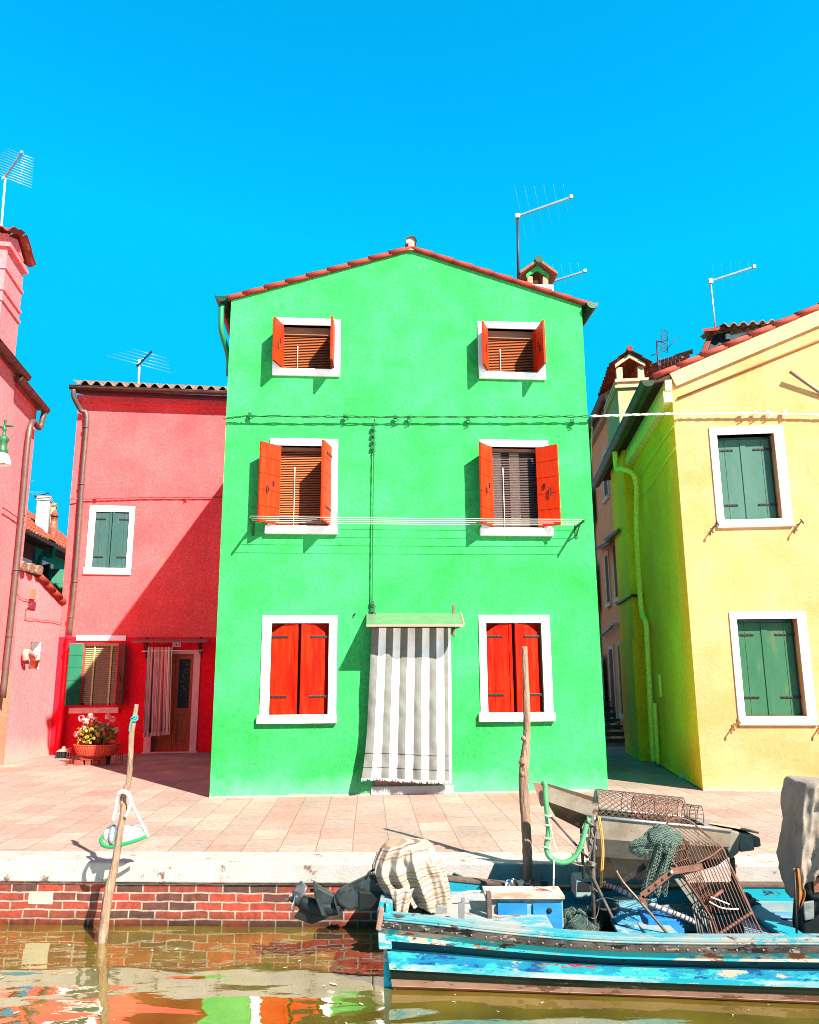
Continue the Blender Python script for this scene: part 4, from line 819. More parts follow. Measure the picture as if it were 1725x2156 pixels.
b.face([YW(2*UAP, 0), YW(2*UAP, yz(0)), YW(2*UAP, yz(0))+AD*AL, YW(2*UAP, 0)+AD*AL]); b.face([YW(0, 0)+AD*AL, YW(2*UAP, 0)+AD*AL, YW(2*UAP, yz(0))+AD*AL, YW(UAP, yz(UAP))+AD*AL, YW(0, yz(0))+AD*AL])
b.face([YW(0, 0), YW(0, yz(0)), YW(0, yz(0))+AD*AL, YW(0, 0)+AD*AL], 1)
b.build('wall', [M_yellow, M_alley], yh)
for k in YO:
    i = YI[k]; f = frame(YW, YO[k], i, yh, sx=(.0, .0), sillout=.02, depth=.19); hw = (i[1]-i[0])/2-.02
    leaf(YW, i[0]+.01, 1, i[2]+.006, i[3]-.05, hw, 0, M_yg[k], f, o=-.15, planks=2); leaf(YW, i[1]-.04, -1, i[2]+.006, i[3]-.05, hw, 0, M_yg[k], f, o=-.15, planks=2)
    pane(YW, i, f, o=-.17, m=M_gdk)
    for uu in (YO[k][0]-.06, YO[k][1]+.05):
        b = MB(); z = YO[k][2]+.02; b.tube([YW(uu, z, 0), YW(uu, z, .08)], .008, 6); b.bar(YW(uu+.05, z+.05, .07), YW(uu-.07, z-.10, .07), .018, .008, up=YW.n); b.bar(YW(uu-.07, z-.10, .07), YW(uu-.075, z-.14, .07), .028, .01, up=YW.n); b.bar(YW(uu+.03, z+.07, .075), YW(uu+.07, z+.0, .075), .02, .008, up=YW.n); b.build('shutter_catch', M_iron if k == 'a' else mat('ochre_iron', (.30, .18, .05)), f)
fillet(YW, 0, 7, yh, M_fil, 5); fillet(AW, 0, AL, yh, mat('mossy_mortar', (.2, .22, .12), (.12, .12, .08), 8, .95), 6)
# roof with verge, cornice, side cornice and gutter
rv = YW(UAP, yz(UAP))-YW(0, yz(0)); rd = rv.normalized(); rn = rd.cross(YW.n); rn = rn if rn.z > 0 else -rn
b = MB(); tiles(b, YW(0, yz(0)+.10)-rd*.2+AD*.06, AD, rd, AL-.1, rv.length+.2, .21, .36)
rd2 = (YW(UAP, yz(UAP))-YW(2*UAP, yz(0))).normalized(); tiles(b, YW(2*UAP, yz(0)+.1)-rd2*.2+AD*.06, AD, rd2, AL-.1, rv.length+.2, .21, .36)
rf = b.build('roof', M_tile, yh)
b = MB(); k = 13
for t in range(k):
    p0 = YW(0, yz(0))+rd*(-.24+(rv.length+.2)*t/k-.02)+rn*.115; p1 = YW(0, yz(0))+rd*(-.24+(rv.length+.2)*(t+1)/k+.01)+rn*.10; b.tube([p0+YW.n*.05, p1+YW.n*.05], [.05, .042], 10)
b.build('verge_tiles', mat('bright_verge_tile', (.62, .09, .05), (.5, .06, .035), 9, .8, .4, 60), rf)
b = MB(); q = [YW(0, yz(0)), YW(UAP, yz(UAP))]
b.hexa([q[0]-rn*.17+YW.n*.001, q[1]-rn*.17+YW.n*.001, q[1]-rn*.17+YW.n*.05, q[0]-rn*.17+YW.n*.05, q[0]+rn*.06+YW.n*.001, q[1]+rn*.06+YW.n*.001, q[1]+rn*.06+YW.n*.05, q[0]+rn*.06+YW.n*.05])
b.build('verge_cornice', M_cream, yh)
b = MB(); b.wbox(AW, .2, AL+.02, yz(0)-.40, yz(0)-.22, .001, .13); b.wbox(AW, .2, AL+.04, yz(0)-.22, yz(0)-.05, .001, .10); b.build('side_cornice', plaster('pale_green_cornice', (.85, .85, .30), (.9, .75, .28), None, 1, .2, k=1), yh)
b = MB(); b.hexa([AW(-1, yz(0)-.05, .02), AW(AL+.04, yz(0)-.05, .02), AW(AL+.04, yz(0)-.10, .34), AW(-1, yz(0)-.10, .34), AW(-1, yz(0)+.03, .02), AW(AL+.04, yz(0)+.03, .02), AW(AL+.04, yz(0)-.02, .34), AW(-1, yz(0)-.02, .34)]); b.build('eave_boards', M_soff, rf)
halfgutter(AW(-1.3, yz(0)-.06, .36), AW(AL+.10, yz(0)-.06, .36), .105, M_cop, yh, brk=.55)
b = MB(); p0 = YW(*YW.uv(*zE(690, 1010), .02), .02); p1 = YW(*YW.uv(*zE(1696, 597), .02), .02); d_ = (p1-p0); b.tube([p0, p0+d_*2], .016, 6); b.build('conduit', mat('orange_conduit', (.62, .22, .06), rough=.6), yh)
b = MB(); p0 = YW(*YW.uv(*zE(1490, 818), .12), .12); p1 = YW(*YW.uv(*zE(1696, 962), .04), .04); b.tube([p0, p1, p1+(p1-p0)*.4], .026, 8); b.build('grey_rod', mat('pinkish_grey_rod', (.36, .25, .22), rough=.5), yh)
# pier that becomes the chimney
pu0 = AW.uv(1322, 1591, .18)[0]; pu1 = AW.uv(1373, 1604, .0)[0]; PD = .2
b = MB(); b.wbox(AW, pu0, pu1, 0, 2.25, .001, PD+.02); b.wbox(AW, pu0, pu1, 2.25, yz(0)+1.24, .001, PD-.02)
cz = yz(0)+1.24; OB = -.36
b.wbox(AW, pu0, pu1, yz(0), cz, OB, -.001); pier = b.build('chimney', M_alley, yh, bevel=.01)
b = MB(); b.wbox(AW, pu0-.01, pu1+.012, yz(0)+.10, cz, OB-.012, PD-.008); b.build('chimney_render', M_cream, pier)
b = MB()
b.wbox(AW, pu0-.05, pu1+.06, cz, cz+.06, OB-.07, PD+.05); b.wbox(AW, pu0-.02, pu1+.02, cz+.06, cz+.13, OB-.03, PD); b.wbox(AW, pu0-.05, pu1+.06, cz+.13, cz+.19, OB-.07, PD+.04)
for uu in (pu0, pu1-.12):
    for oo in (OB, PD-.13): b.wbox(AW, uu, uu+.12, cz+.19, cz+.46, oo, oo+.12)
b.wbox(AW, (pu0+pu1)/2-.05, (pu0+pu1)/2+.05, cz+.19, cz+.46, OB+.16, PD-.2)
pb0 = cz+.46; om = (PD+OB)/2
for uu in (pu1+.02, pu0-.05): b.prism([AW(uu, pb0-.02, PD+.02), AW(uu, pb0+.05, PD+.02), AW(uu, pb0+.27, om), AW(uu, pb0+.05, OB-.02), AW(uu, pb0-.02, OB-.02), AW(uu, pb0+.18, om)], AW.d*.04)
b.build('chimney_top', mat('pale_chimney_brick', (1.3, .85, .52), (1.0, .6, .35), 11, .85, .3, 50), pier)
b = MB(); tw = (PD-OB)/2+.12
tiles(b, AW(pu0-.1, pb0+.0, PD+.10), AW.d, -AW.n+V((0, 0, .74)), pu1-pu0+.22, tw*1.24, .2, .28, .022); tiles(b, AW(pu0-.1, pb0+.0, OB-.10), AW.d, AW.n+V((0, 0, .74)), pu1-pu0+.22, tw*1.24, .2, .28, .022); b.tube([AW(pu0-.14, pb0+.34, om), AW(pu1+.16, pb0+.34, om)], .06, 10)
b.build('chimney_cap', M_vtile, pier)
ap = lambda f_, x, y, o: AW(*AW.uv(*f_(x, y), o), o)
pipe([AW(pu1+.25, yz(0)-.16, .36), AW(pu1+.2, yz(0)-.5, .34), ap(zE, 300, 1510, .30), ap(zE, 395, 1580, .10), ap(zE, 402, 1900, .09), ap(zF, 420, 60, .09), ap(zF, 445, 415, .09), ap(zF, 478, 520, .10), ap(zF, 488, 700, .10), ap(zF, 520, 1300, .10), ap(zF, 535, 1515, .10)], .05, plaster('green_yellow_pipe', (.85, .80, .12), (.9, .85, .15), None, 2, .1, k=1), yh, clips=[(ap(zF, 489, 725, .10), (0, 0, 1)), (ap(zE, 402, 1750, .09), (0, 0, 1))])
pipe([ap(zF, 540, 1090, .07), ap(zF, 552, 1300, .07), ap(zF, 565, 1530, .07)], .035, MATS['green_yellow_pipe'], yh, name='thin_pipe')
b = MB(); b.wbox(AW, pu0-.02, pu1+.3, 3.04, 3.07, .001, PD+.03); b.build('strap', M_iron, yh)
for pts in ([(690, 1170), (600, 1290), (500, 1440), (420, 1570)], [(690, 1340), (600, 1470), (500, 1620), (430, 1720)]):
    b = MB(); b.tube([ap(zE, x, y, .03) for x, y in pts], .008, 5); b.build('side_cable', MATS['green_yellow_pipe'], yh)
b = MB(); a = AW.uv(*zF(570, 880)); c = AW.uv(*zF(588, 1045)); b.wbox(AW, min(a[0], c[0]), max(a[0], c[0])+.05, c[1], a[1], 0, .03); b.build('meter_cover', MATS['green_yellow_pipe'], yh)
# roof dormer
Yd = 12.6; dp = lambda x, y, dy=0: atY(*zE(x, y), Yd+dy)
dm = MB(); dm.prism([dp(1065, 560), dp(1420, 500), dp(1400, 700), dp(1040, 700)], (0, 1.0, 0), 0); dm.prism([dp(905, 680), dp(950, 560), dp(1065, 530), dp(1065, 690)], (0, .05, 0), 1); dm.bar(dp(870, 690), dp(935, 545), .05, .08, m=2); dm.bar(dp(880, 528, -.1), dp(1060, 512, -.1), .06, .05, m=2); dm.box(dp(1050, 585, -.03), .06, .05, .08, 0); dm.hexa([dp(870, 535, -.15), dp(1040, 520, -.15), dp(1040, 520, .9), dp(870, 535, .9), dp(870, 515, -.15), dp(1040, 500, -.15), dp(1040, 500, .9), dp(870, 515, .9)], 2)
dmo = dm.build('dormer', [M_white, M_dark, M_vtile], rf)
b = MB(); tiles(b, dp(1020, 512, -.18), dp(1420, 480)-dp(1020, 512), V((0, 1, .25)), (dp(1420, 480)-dp(1020, 512)).length, 1.1, .16, .3, .03); b.build('dormer_tiles', M_tileold, dmo)
cable([G(GL+.02, 5.44, .08), YW(-.1, 5.45, .10), YW(.15, 5.45, .06), YW(1.2, 5.42, .06), YW(2.1, 5.36, .06), YW(4.5, 5.2, .06)], .012, M_wirew, 'pale twisted cable spanning the alley and crossing the yellow front with white insulators', nrm=YW.n, amp=.008, n=90, knots=[YW(u, 5.43, .06) for u in (1.0, 1.18, 1.36, 1.6)])
cable([G(GL+.03, 5.46, .05), G(GL+.06, 5.3, -.02), G(GL+.05, 5.0, -.06), G(GL+.02, 4.6, -.1)], .012, M_wireg, 'dark cable end bending down the right corner of the green house', amp=.003, n=20)

# alley behind: salmon house, grey house, outdoor stair
zH = sh(1460, 960, .3433)
def alley_house(name, lab, near, far, ztop, m, wins, guty=True):
    W = Wall(far, near); t = thing(name, lab, 'house', W(W.L/2, 0)); hs = []
    for x0, x1, y0, y1 in wins:
        p = [W.uv(*zH(x, y)) for x, y in ((x0, (y0+y1)/2), (x1, (y0+y1)/2), ((x0+x1)/2, y0), ((x0+x1)/2, y1))]
        hs.append((max(.05, min(p[0][0], p[1][0])), min(W.L-.05, max(p[0][0], p[1][0])), max(.3, p[3][1]), p[2][1]))
    b = MB(); wallmesh(b, W, [(0, ztop), (W.L, ztop)], []); shell(b, W, 0, W.L, 4, ztop, ztop); b.build('wall', m, t)
    for h in hs:
        b = MB(); g_ = .09; b.wbox(W, h[0]-g_, h[0], h[2], h[3]+g_, .002, .03); b.wbox(W, h[1], h[1]+g_, h[2], h[3]+g_, .002, .03); b.wbox(W, h[0], h[1], h[3], h[3]+g_, .002, .029); b.wbox(W, h[0]-g_-.03, h[1]+g_+.03, h[2]-.1, h[2]-.001, .002, .07)
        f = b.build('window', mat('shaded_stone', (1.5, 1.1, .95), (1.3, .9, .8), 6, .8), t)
        b = MB(); b.wbox(W, h[0], h[1], h[2], h[3], .004, .012); b.build('pane', mat('brown_glass', (.26, .13, .10), rough=.7, spec=.05), f)
    b = MB(); tiles(b, W(0, ztop+.08, .2), W.d, -W.n+V((0, 0, .35)), W.L, 2, .22, .4); rf_ = b.build('roof', M_tileold, t)
    b = MB(); b.wbox(W, 0, W.L, ztop-.2, ztop, .002, .12); b.build('cornice', mat('cream_cornice', (.75, .6, .45)), t)
    halfgutter(W(-.2, ztop+.04, .24), W(W.L+.1, ztop+.04, .24), .105, M_gut, t)
    return W, t
SW, st_ = alley_house('salmon_house', 'narrow salmon house in the alley behind the yellow house', (4.80, 16.75, 0), (5.16, 21.3, 0), 8.0, M_salmon, [(147, 172, 510, 620), (155, 182, 690, 830), (168, 190, 1240, 1600), (228, 262, 1160, 1560), (202, 230, 1930, 2450), (268, 290, 1900, 2400)])
s_ = lambda x, y, o=.1: SW(*SW.uv(*zH(x, y), o), o)
pipe([SW(SW.L-.5, 8.0, .24), SW(SW.L-.5, 7.8, .22), s_(205, 180, .1), s_(222, 220, .08), s_(225, 460, .08), s_(225, 700, .08)], .05, M_lead, st_)
for pa, pb_ in (((150, 1140), (250, 1060)), ((95, 1200), (180, 1155))):
    b = MB(); b.hexa([s_(*pa, .03), s_(*pb_, .03), s_(pb_[0], pb_[1]+10, .45), s_(pa[0], pa[1]+10, .45)]+[q+V((0, 0, .05)) for q in (s_(*pa, .03), s_(*pb_, .03), s_(pb_[0], pb_[1]+10, .45), s_(pa[0], pa[1]+10, .45))]); b.build('small_canopy', mat('brown_canopy', (.3, .14, .1), rough=.6), st_)
cable([s_(120, 1840), s_(170, 1800), s_(220, 1750), s_(290, 1745)], .025, M_lead, 'thick dark cable sagging across the salmon house in the alley', nrm=SW.n, n=24)
alley_house('grey_house', 'grey-brown house farthest along the alley behind the salmon house', (5.05, 21.35, 0), (5.5, 28, 0), 8.05, M_grey, [(62, 90, 730, 990), (92, 122, 1300, 1640), (152, 176, 1990, 2500)])
fs = thing('outdoor_stair', 'dark slatted outdoor stair climbing away in the shaded alley', 'stairs', (4.6, 18.3, 0))
b = MB(); nst = 13
M_st = mat('worn_grey_wood', (.10, .075, .07), (.2, .15, .14), 10, .8, .3, 40)
for q in range(nst):
    y = 18.3+q*.36; z = .16+q*.125; b = MB(); b.box((4.72+.02*q, y, z-.05), .72, .14, .045); b.build('step', M_st, fs)
    if q < 12: b = MB(); b.box((4.72+.02*q, y+.16, z-.12), .70, .015, .06); b.build('riser', mat('pale_edge', (.42, .34, .30), (.3, .22, .2), 20), fs)
for x, hh in ((4.33, .42), (5.06, .30)):
    b = MB(); b.bar((x, 18.2, hh), (x+.22, 22.9, hh+1.62), .05, .10); 
    for q in range(6): b.bar((x+.044*q, 18.25+q*.9, 0), (x+.044*q, 18.25+q*.9, hh+.31*q), .035, .035)
    b.build('rail', MATS['pale_edge'] if x < 5 else M_st, fs)
b = MB(); p = atY(1444, 1645, 13.0); p.z = .0; 
bp = gnd(1446, 1642); b.lathe(bp, [(0, 0), (.07, .0), (.085, .04), (.06, .08), (.03, .10), (0, .105)], 12, sx=1.3); tag(b.build('litter_bag', mat('pale_green_plastic', (.35, .6, .42), rough=.5)), 'small pale crumpled bag lying at the foot of the alley wall', 'bag')

# ---------------------------------------------------------------- TV antennas
def antenna(lab, Y, m0, m1, b0, b1, n, el, m_mast, m_boom, r=.018, er=.006, el2=None, extra=None):
    a, c = atY(*m0, Y), atY(*m1, Y); t = thing('tv_antenna', lab, 'antenna', a, 'TV antennas on the roofs')
    b = MB(); b.tube([a, c], r, 8); b.build('mast', m_mast, t)
    p, q = atY(*b0, Y), atY(*b1, Y-.25); b = MB(); b.bar(p, q, .03, .03); b.box(q-V((0, 0, .02)), .05, .05, .05, 0); b.box(p-V((0, 0, .04)), .07, .07, .07, 0); b.build('boom', m_boom, t)
    ev = V(el); 
    for i in range(n):
        s_ = (i+.4)/n; c_ = lerp(p, q, s_); k = lerp(1, .45 if el2 is None else el2, s_); b = MB(); b.tube([c_-ev*k, c_+ev*k], er, 5); b.build('element', M_alu, t)
    if extra: extra(t)
    return t
antenna('tall dark TV antenna mast beside the green house chimney', 11.9, (1092, 606), (1090, 452), (1090, 455), (1203, 415), 6, (.16, .45, -.25), M_mast, M_alu, .022, .0007)
antenna('TV antenna boom poking out behind the green house chimney', 12.7, (1150, 640), (1149, 594), (1149, 597), (1232, 571), 5, (.13, .3, -.2), M_mast, M_alu, .018, .0007)
antenna('thin TV antenna standing above the dormer of the yellow house', 13.2, (1509, 715), (1496, 586), (1496, 592), (1588, 562), 5, (.12, .3, -.16), M_alu, M_alu, .016, .0007)
antenna('TV antenna on the tiled roof of the red house', 18.6, (291, 830), (294, 757), (291, 769), (318, 741), 5, (.75, .3, -.12), M_wirew, M_mast, .025, .004)
antenna('white many-rodded TV antenna beside the pink chimney at the left edge', 14.0, (-4, 560), (12, 365), (9, 375), (46, 321), 12, (.52, .1, -.17), M_wirew, M_alu, .018, .0045)
antenna('distant TV antenna above the chimneys of the teal house', 24.5, (80, 1110), (84, 1042), (75, 1045), (101, 1039), 4, (.1, .5, -.05), M_mast, M_mast, .015, .004)
def panel(t):
    o = 16.6
    for x0, x1, y0, y1 in ((575, 622, 520, 600), (575, 622, 610, 680)):
        b = MB(); P4 = [atY(*zE(x0, y0), o), atY(*zE(x1, y0+14), o+.1), atY(*zE(x1, y1+4), o+.1), atY(*zE(x0, y1-10), o)]
        for k in range(4): b.tube([P4[k], P4[(k+1) % 4]], .007, 5)
        for k in range(1, 6): b.tube([lerp(P4[0], P4[3], k/6), lerp(P4[1], P4[2], k/6)], .005, 5)
        b.build('grid_panel', M_mast, t)
    b = MB(); b.tube([atY(*zE(550, 608), o), atY(*zE(612, 598), o)], .014, 6); b.tube([atY(*zE(612, 660), o), atY(*zE(705, 570), o)], .009, 6)
    for k in range(5): c = atY(*zE(650+k*12, 624-k*12), o); b.tube([c-V((.06, 0, .06)), c+V((.06, 0, .06))], .005, 5)
    b.tube([atY(*zE(505, 705), o), atY(*zE(560, 685), o)], .012, 6); b.build('arms', M_mast, t)
antenna('dark antenna with grid panels behind the eave of the yellow house', 16.6, zE(562, 900), zE(546, 600), zE(560, 768), zE(725, 720), 6, (.05, .2, -.06), M_mast, M_mast, .022, .004, extra=panel)

# ---------------------------------------------------------------- mooring poles and fender float
M_bark = mat('weathered_pole_wood', (.52, .33, .22), (.27, .15, .09), 14, .9, .8, 30, stretch=(1.6, 1.6, .25), col3=(.22, .12, .08), t3=.60, s3=18, bdist=.03)
def pole(lab, pts, rad, knots=()):
    b = MB(); P_ = smooth_path(pts, 8); n = len(P_); rs = []
    for i in range(n):
        t = i/(n-1)*(len(rad)-1); k = min(int(t), len(rad)-2); rs.append(lerp(rad[k], rad[k+1], t-k)*random.uniform(.95, 1.06))
    b.tube(P_, rs, 14, jit=.035)
    for c, r in knots: b.lathe(c, [(0, -r), (r*.7, -r*.6), (r, 0), (r*.6, r*.8), (0, r*1.1)], 8)
    return tag(b.build('mooring_pole', M_bark), lab, 'pole', 'wooden mooring poles in the canal')
q2 = lambda x, y, Y: atY(*z2(x, y), Y)
q1 = lambda x, y, Y: atY(*z1(x, y), Y)
bp = q2(630, 985, 6.93)
pole('crooked bare mooring pole leaning right with white float hanging on it', [bp-V((.05, 0, .9)), bp, q2(645, 860, 6.94), q2(668, 700, 6.96), q2(705, 540, 6.98), q2(735, 350, 7.0), q2(762, 190, 7.02), q1(885, 1430, 7.03), q1(925, 1300, 7.05), q1(937, 1150, 7.06), q1(946, 960, 7.07), q1(966, 850, 7.08), q1(983, 750, 7.08)], [.040, .040, .038, .039, .032, .029, .027, .027, .024, .023, .023, .021, .018])
qd = lambda x, y, Y: atY(*zD(x, y), Y)
pb_ = atY(1113, 1870, 7.02)
pole('straight mooring pole standing before the right ground-floor window', [pb_-V((0, 0, 1.1)), pb_, atY(1109, 1760, 7.05), qd(835, 1880, 7.07), qd(840, 1700, 7.08), qd(858, 1500, 7.09), qd(858, 1250, 7.11), qd(850, 1000, 7.13), qd(842, 760, 7.14)], [.042, .040, .040, .043, .042, .032, .030, .028, .025], knots=[(qd(822, 1690, 7.05), .035), (qd(832, 1500, 7.06), .025), (qd(826, 1790, 7.05), .03)])
# float: barrel with green strap, slung on a rope
fl = thing('fender_float', 'white foam float with green band slung by rope on the crooked pole', 'float', q2(770, 415, 7.12))
fa, fb = q2(640, 345, 7.12), q2(905, 330, 7.14); ax = (fb-fa).normalized(); L = (fb-fa).length; R0 = (q2(770, 288, 7.12)-q2(770, 400, 7.12)).length/2; fc = q2(640, 342, 7.12)
b = MB(); b.lathe(fc, [(0, 0), (R0*.45, .005), (R0*.8, .03), (R0, .08), (R0*1.02, L*.5), (R0*.95, L*.78), (R0*.7, L*.92), (R0*.3, L), (0, L)], 22, axis=ax); b.build('float_body', mat('white_foam', (.86, .84, .80), (.78, .75, .7), 14, .7, .3, 60), fl)
b = MB(); b.tube([fc+ax*L*.20+(V((0, -math.cos(t), math.sin(t))))*R0*1.01 for t in [2*math.pi*k/24 for k in range(25)]], .012, 6, caps=False); b.build('grey_band', mat('grey_band', (.22, .22, .24)), fl)
b = MB(); b.tube(smooth_path([q2(905, 345, 7.02), q2(840, 372, 7.0), q2(760, 395, 6.99), q2(690, 412, 6.99), q2(640, 405, 7.0), q2(620, 370, 7.05), q2(640, 340, 7.12)], 6), .015, 8); b.build('green_band', mat('green_hose', (.02, .35, .10), rough=.4), fl)
M_rope = mat('white_rope', (.74, .68, .62), (.5, .42, .38), 60, .9, .5, 120)
b = MB(); b.tube(smooth_path([q2(695, 250, 7.03), q2(712, 180, 7.02), q2(725, 100, 7.0), q2(750, 68, 6.98), q2(790, 80, 6.97), q2(806, 120, 6.97), q2(798, 170, 6.97), q2(772, 225, 6.98)], 6), .014, 8); b.tube(smooth_path([q2(728, 90, 6.99), q2(760, 75, 6.96), q2(795, 100, 6.96), q2(830, 180, 7.0), q2(885, 290, 7.1), q2(910, 350, 7.1)], 6), .012, 8); b.tube(smooth_path([q2(735, 210, 7.02), q2(690, 270, 7.08), q2(660, 300, 7.12)], 4), .008, 6)
b.lathe(q2(888, 295, 7.08), [(0, -.02), (.022, 0), (0, .02)], 8); b.build('rope', M_rope, fl)
b = MB()
for k in range(3): cpt_ = q1(966, 858-k*8, 7.075); b.tube([cpt_+V((math.cos(t)*.027, math.sin(t)*.027, .012*math.sin(t+k))) for t in [2*math.pi*q/14 for q in range(15)]], .007, 6, caps=False)
b.tube(smooth_path([q1(945, 870, 7.04), q1(935, 900, 7.04), q1(930, 945, 7.04)], 4), .007, 6); tag(b.build('cord', mat('turquoise_cord', (.05, .5, .42), rough=.6)), 'turquoise cord wound round the top of the crooked mooring pole', 'rope')

# ---------------------------------------------------------------- BLUE WORK BOAT
def worn(name, a, b2, cs, sc=3.2):
    """peeling boat paint: two paints streaked along the planks, chips of the given colours (colour, threshold, scale)"""
    a, b2, cs = kk(a), kk(b2), [(kk(c), t, q) for c, t, q in cs]
    m = bpy.data.materials.new(name); m.use_nodes = True; n = m.node_tree.nodes; l = m.node_tree.links; P = n['Principled BSDF']; P.inputs['Roughness'].default_value = .7; P.inputs['Specular IOR Level'].default_value = .12
    tc = n.new('ShaderNodeTexCoord'); mp = n.new('ShaderNodeMapping'); mp.inputs['Scale'].default_value = (.55, 1, 1.6); l.new(tc.outputs['Object'], mp.inputs[0])
    def nz(s_, off):
        q = n.new('ShaderNodeTexNoise'); q.inputs['Scale'].default_value = s_; q.inputs['Detail'].default_value = 10; q.inputs['Roughness'].default_value = .72
        o = n.new('ShaderNodeVectorMath'); o.operation = 'ADD'; o.inputs[1].default_value = (off, off*1.7, off*.6); l.new(mp.outputs[0], o.inputs[0]); l.new(o.outputs[0], q.inputs[0]); return q.outputs[0]
    cr = n.new('ShaderNodeValToRGB'); e = cr.color_ramp.elements; e[0].position = .42; e[0].color = (*a, 1); e[1].position = .58; e[1].color = (*b2, 1); l.new(nz(sc, 0), cr.inputs[0]); out = cr.outputs[0]; hsum = None
    for i, (c, t, s_) in enumerate(cs):
        r = n.new('ShaderNodeMapRange'); r.inputs[1].default_value = t; r.inputs[2].default_value = t+.015; src = nz(s_, 3.1*(i+1)); l.new(src, r.inputs[0])
        mx = n.new('ShaderNodeMixRGB'); mx.inputs[2].default_value = (*c, 1); l.new(r.outputs[0], mx.inputs[0]); l.new(out, mx.inputs[1]); out = mx.outputs[0]; hsum = r.outputs[0]
    l.new(out, P.inputs['Base Color'])
    bp = n.new('ShaderNodeBump'); bp.inputs['Strength'].default_value = .5; bp.inputs['Distance'].default_value = .006; bp.invert = True; l.new(hsum if hsum else cr.outputs[0], bp.inputs['Height']); l.new(bp.outputs[0], P.inputs['Normal'])
    MATS[name] = m; return m
rust, pale, cyan, blue, deep = (.30, .10, .04), (.58, .48, .38), (.016, .40, .50), (.012, .15, .50), (.004, .08, .22)
M_sheer = worn('peeling_cyan_paint', cyan, (.03, .46, .50), [((.12, .36, .30), .52, 4), (pale, .54, 3.0), (rust, .565, 4.5), ((.05, .05, .045), .60, 9)])
M_strake = worn('chipped_blue_cyan_paint', (.018, .40, .48), (.014, .24, .46), [((.05, .50, .52), .52, 5), ((.008, .10, .30), .555, 6), (pale, .575, 6), (rust, .62, 8), ((.62, .03, .05), .635, 3.2)], 2.4)
M_band = worn('shadowed_teal_paint', (.002, .050, .085), (.003, .085, .12), [((.02, .22, .32), .62, 6), ((.02, .02, .02), .60, 9)])  # shadow under the overhanging strake put into the teal; the stringer shares it
M_wl = worn('chipped_white_paint', (.56, .58, .56), (.12, .50, .58), [(cyan, .56, 4), (rust, .63, 5), ((.1, .1, .08), .63, 8)])
M_boot = worn('dark_green_black_paint', (.010, .016, .008), (.022, .026, .012), [((.09, .075, .04), .60, 8)])
M_anti = worn('faded_pink_antifouling', (.46, .26, .18), (.36, .18, .12), [((.2, .09, .05), .56, 6)])
M_weed = worn('brown_waterline_weed', (.22, .055, .025), (.10, .05, .015), [((.30, .22, .08), .62, 20), ((.02, .02, .01), .62, 14)])
M_rail = worn('worn_rubbing_strip', (.030, .025, .022), (.10, .085, .07), [((.30, .24, .19), .585, 9), ((.008, .007, .007), .56, 6)])
M_gunw = worn('worn_gunwale_paint', (.04, .36, .42), (.34, .38, .36), [((.42, .37, .32), .54, 7), ((.08, .06, .05), .585, 9), (cyan, .60, 5)])
M_deck = worn('worn_white_deck', (.50, .47, .44), (.42, .44, .44), [((.10, .42, .50), .55, 5), ((.34, .2, .14), .59, 9)])
M_inner = worn('inner_cyan_paint', (.012, .42, .52), (.015, .35, .48), [((.50, .48, .44), .60, 4), (rust, .63, 6), ((.03, .05, .05), .63, 10)])
M_inner2 = worn('inner_pale_paint', (.42, .44, .42), (.12, .42, .48), [((.32, .2, .13), .58, 6), (cyan, .56, 3)])
M_panel = worn('blue_panel_paint', (.02, .22, .62), (.04, .30, .66), [((.5, .6, .66), .66, 5), ((.42, .2, .1), .70, 6)])
bn = [((807, 1933), 5.83), ((930, 1946), 5.795), ((1053, 1961), 5.755), ((1170, 1972), 5.72), ((1287, 1980), 5.685), ((1400, 1983), 5.65), ((1500, 1984), 5.61), ((1725, 1984), 5.53)]
near = [atY(*p, Y) for p, Y in bn]; far = []
for p in near: t = (p.x-near[0].x)/(near[-1].x-near[0].x); far.append(V((p.x+.03, lerp(6.98, 6.86, t), p.z+.015)))
dx, dy = near[-1].x-near[0].x, near[-1].y-near[0].y
for k, (ext, nar, dz) in enumerate(((.8, .02, .01), (1.6, .12, .05), (2.3, .28, .12), (3.0, .52, .22), (3.5, .64, .32))):
    near.append(V((near[7].x+ext, near[7].y+dy/dx*ext+nar, near[7].z+dz))); far.append(V((near[7].x+ext+.02, far[7].y+dy/dx*ext*.6-nar, far[7].z+dz)))
PROF = [(1.0, 0), (.70, .0), (.695, -.045), (.555, -.055), (.55, -.02), (.40, -.03), (.395, -.018), (.30, -.028), (.295, -.04), (.165, -.06), (.16, -.05), (.06, -.07), (.055, -.066), (-.02, -.10), (-.5, -.22), (-.9, -.42)]
BAND = [0, 2, 2, 2, 1, 1, 3, 3, 4, 4, 5, 5, 6, 6, 6]
def secn(i, side):
    p = near[i] if side < 0 else far[i]; H = p.z-WZ; s_ = i/len(near)
    return [V((p.x+(1-fz)*H*.13, p.y+side*o_, WZ+fz*H)) for fz, o_ in PROF]
boat = thing('work_boat', 'peeling cyan and blue wooden work boat moored along the quay', 'boat', (1.3, 6.3, WZ))
b = MB(); sn = [secn(i, -1) for i in range(len(near))]; sf = [secn(i, 1) for i in range(len(far))]
for rows in (sn, sf): b.grid(rows, mf=lambda i, j: BAND[j], smooth=False)
b.grid([sn[0], sf[0]], mf=lambda i, j: BAND[j], smooth=False); b.grid([sn[-1], sf[-1]], mf=lambda i, j: BAND[j], smooth=False); b.grid([[r[-1] for r in sn], [r[-1] for r in sf]], 6)
b.build('hull', [M_sheer, M_strake, M_band, M_wl, M_boot, M_anti, M_weed], boat)
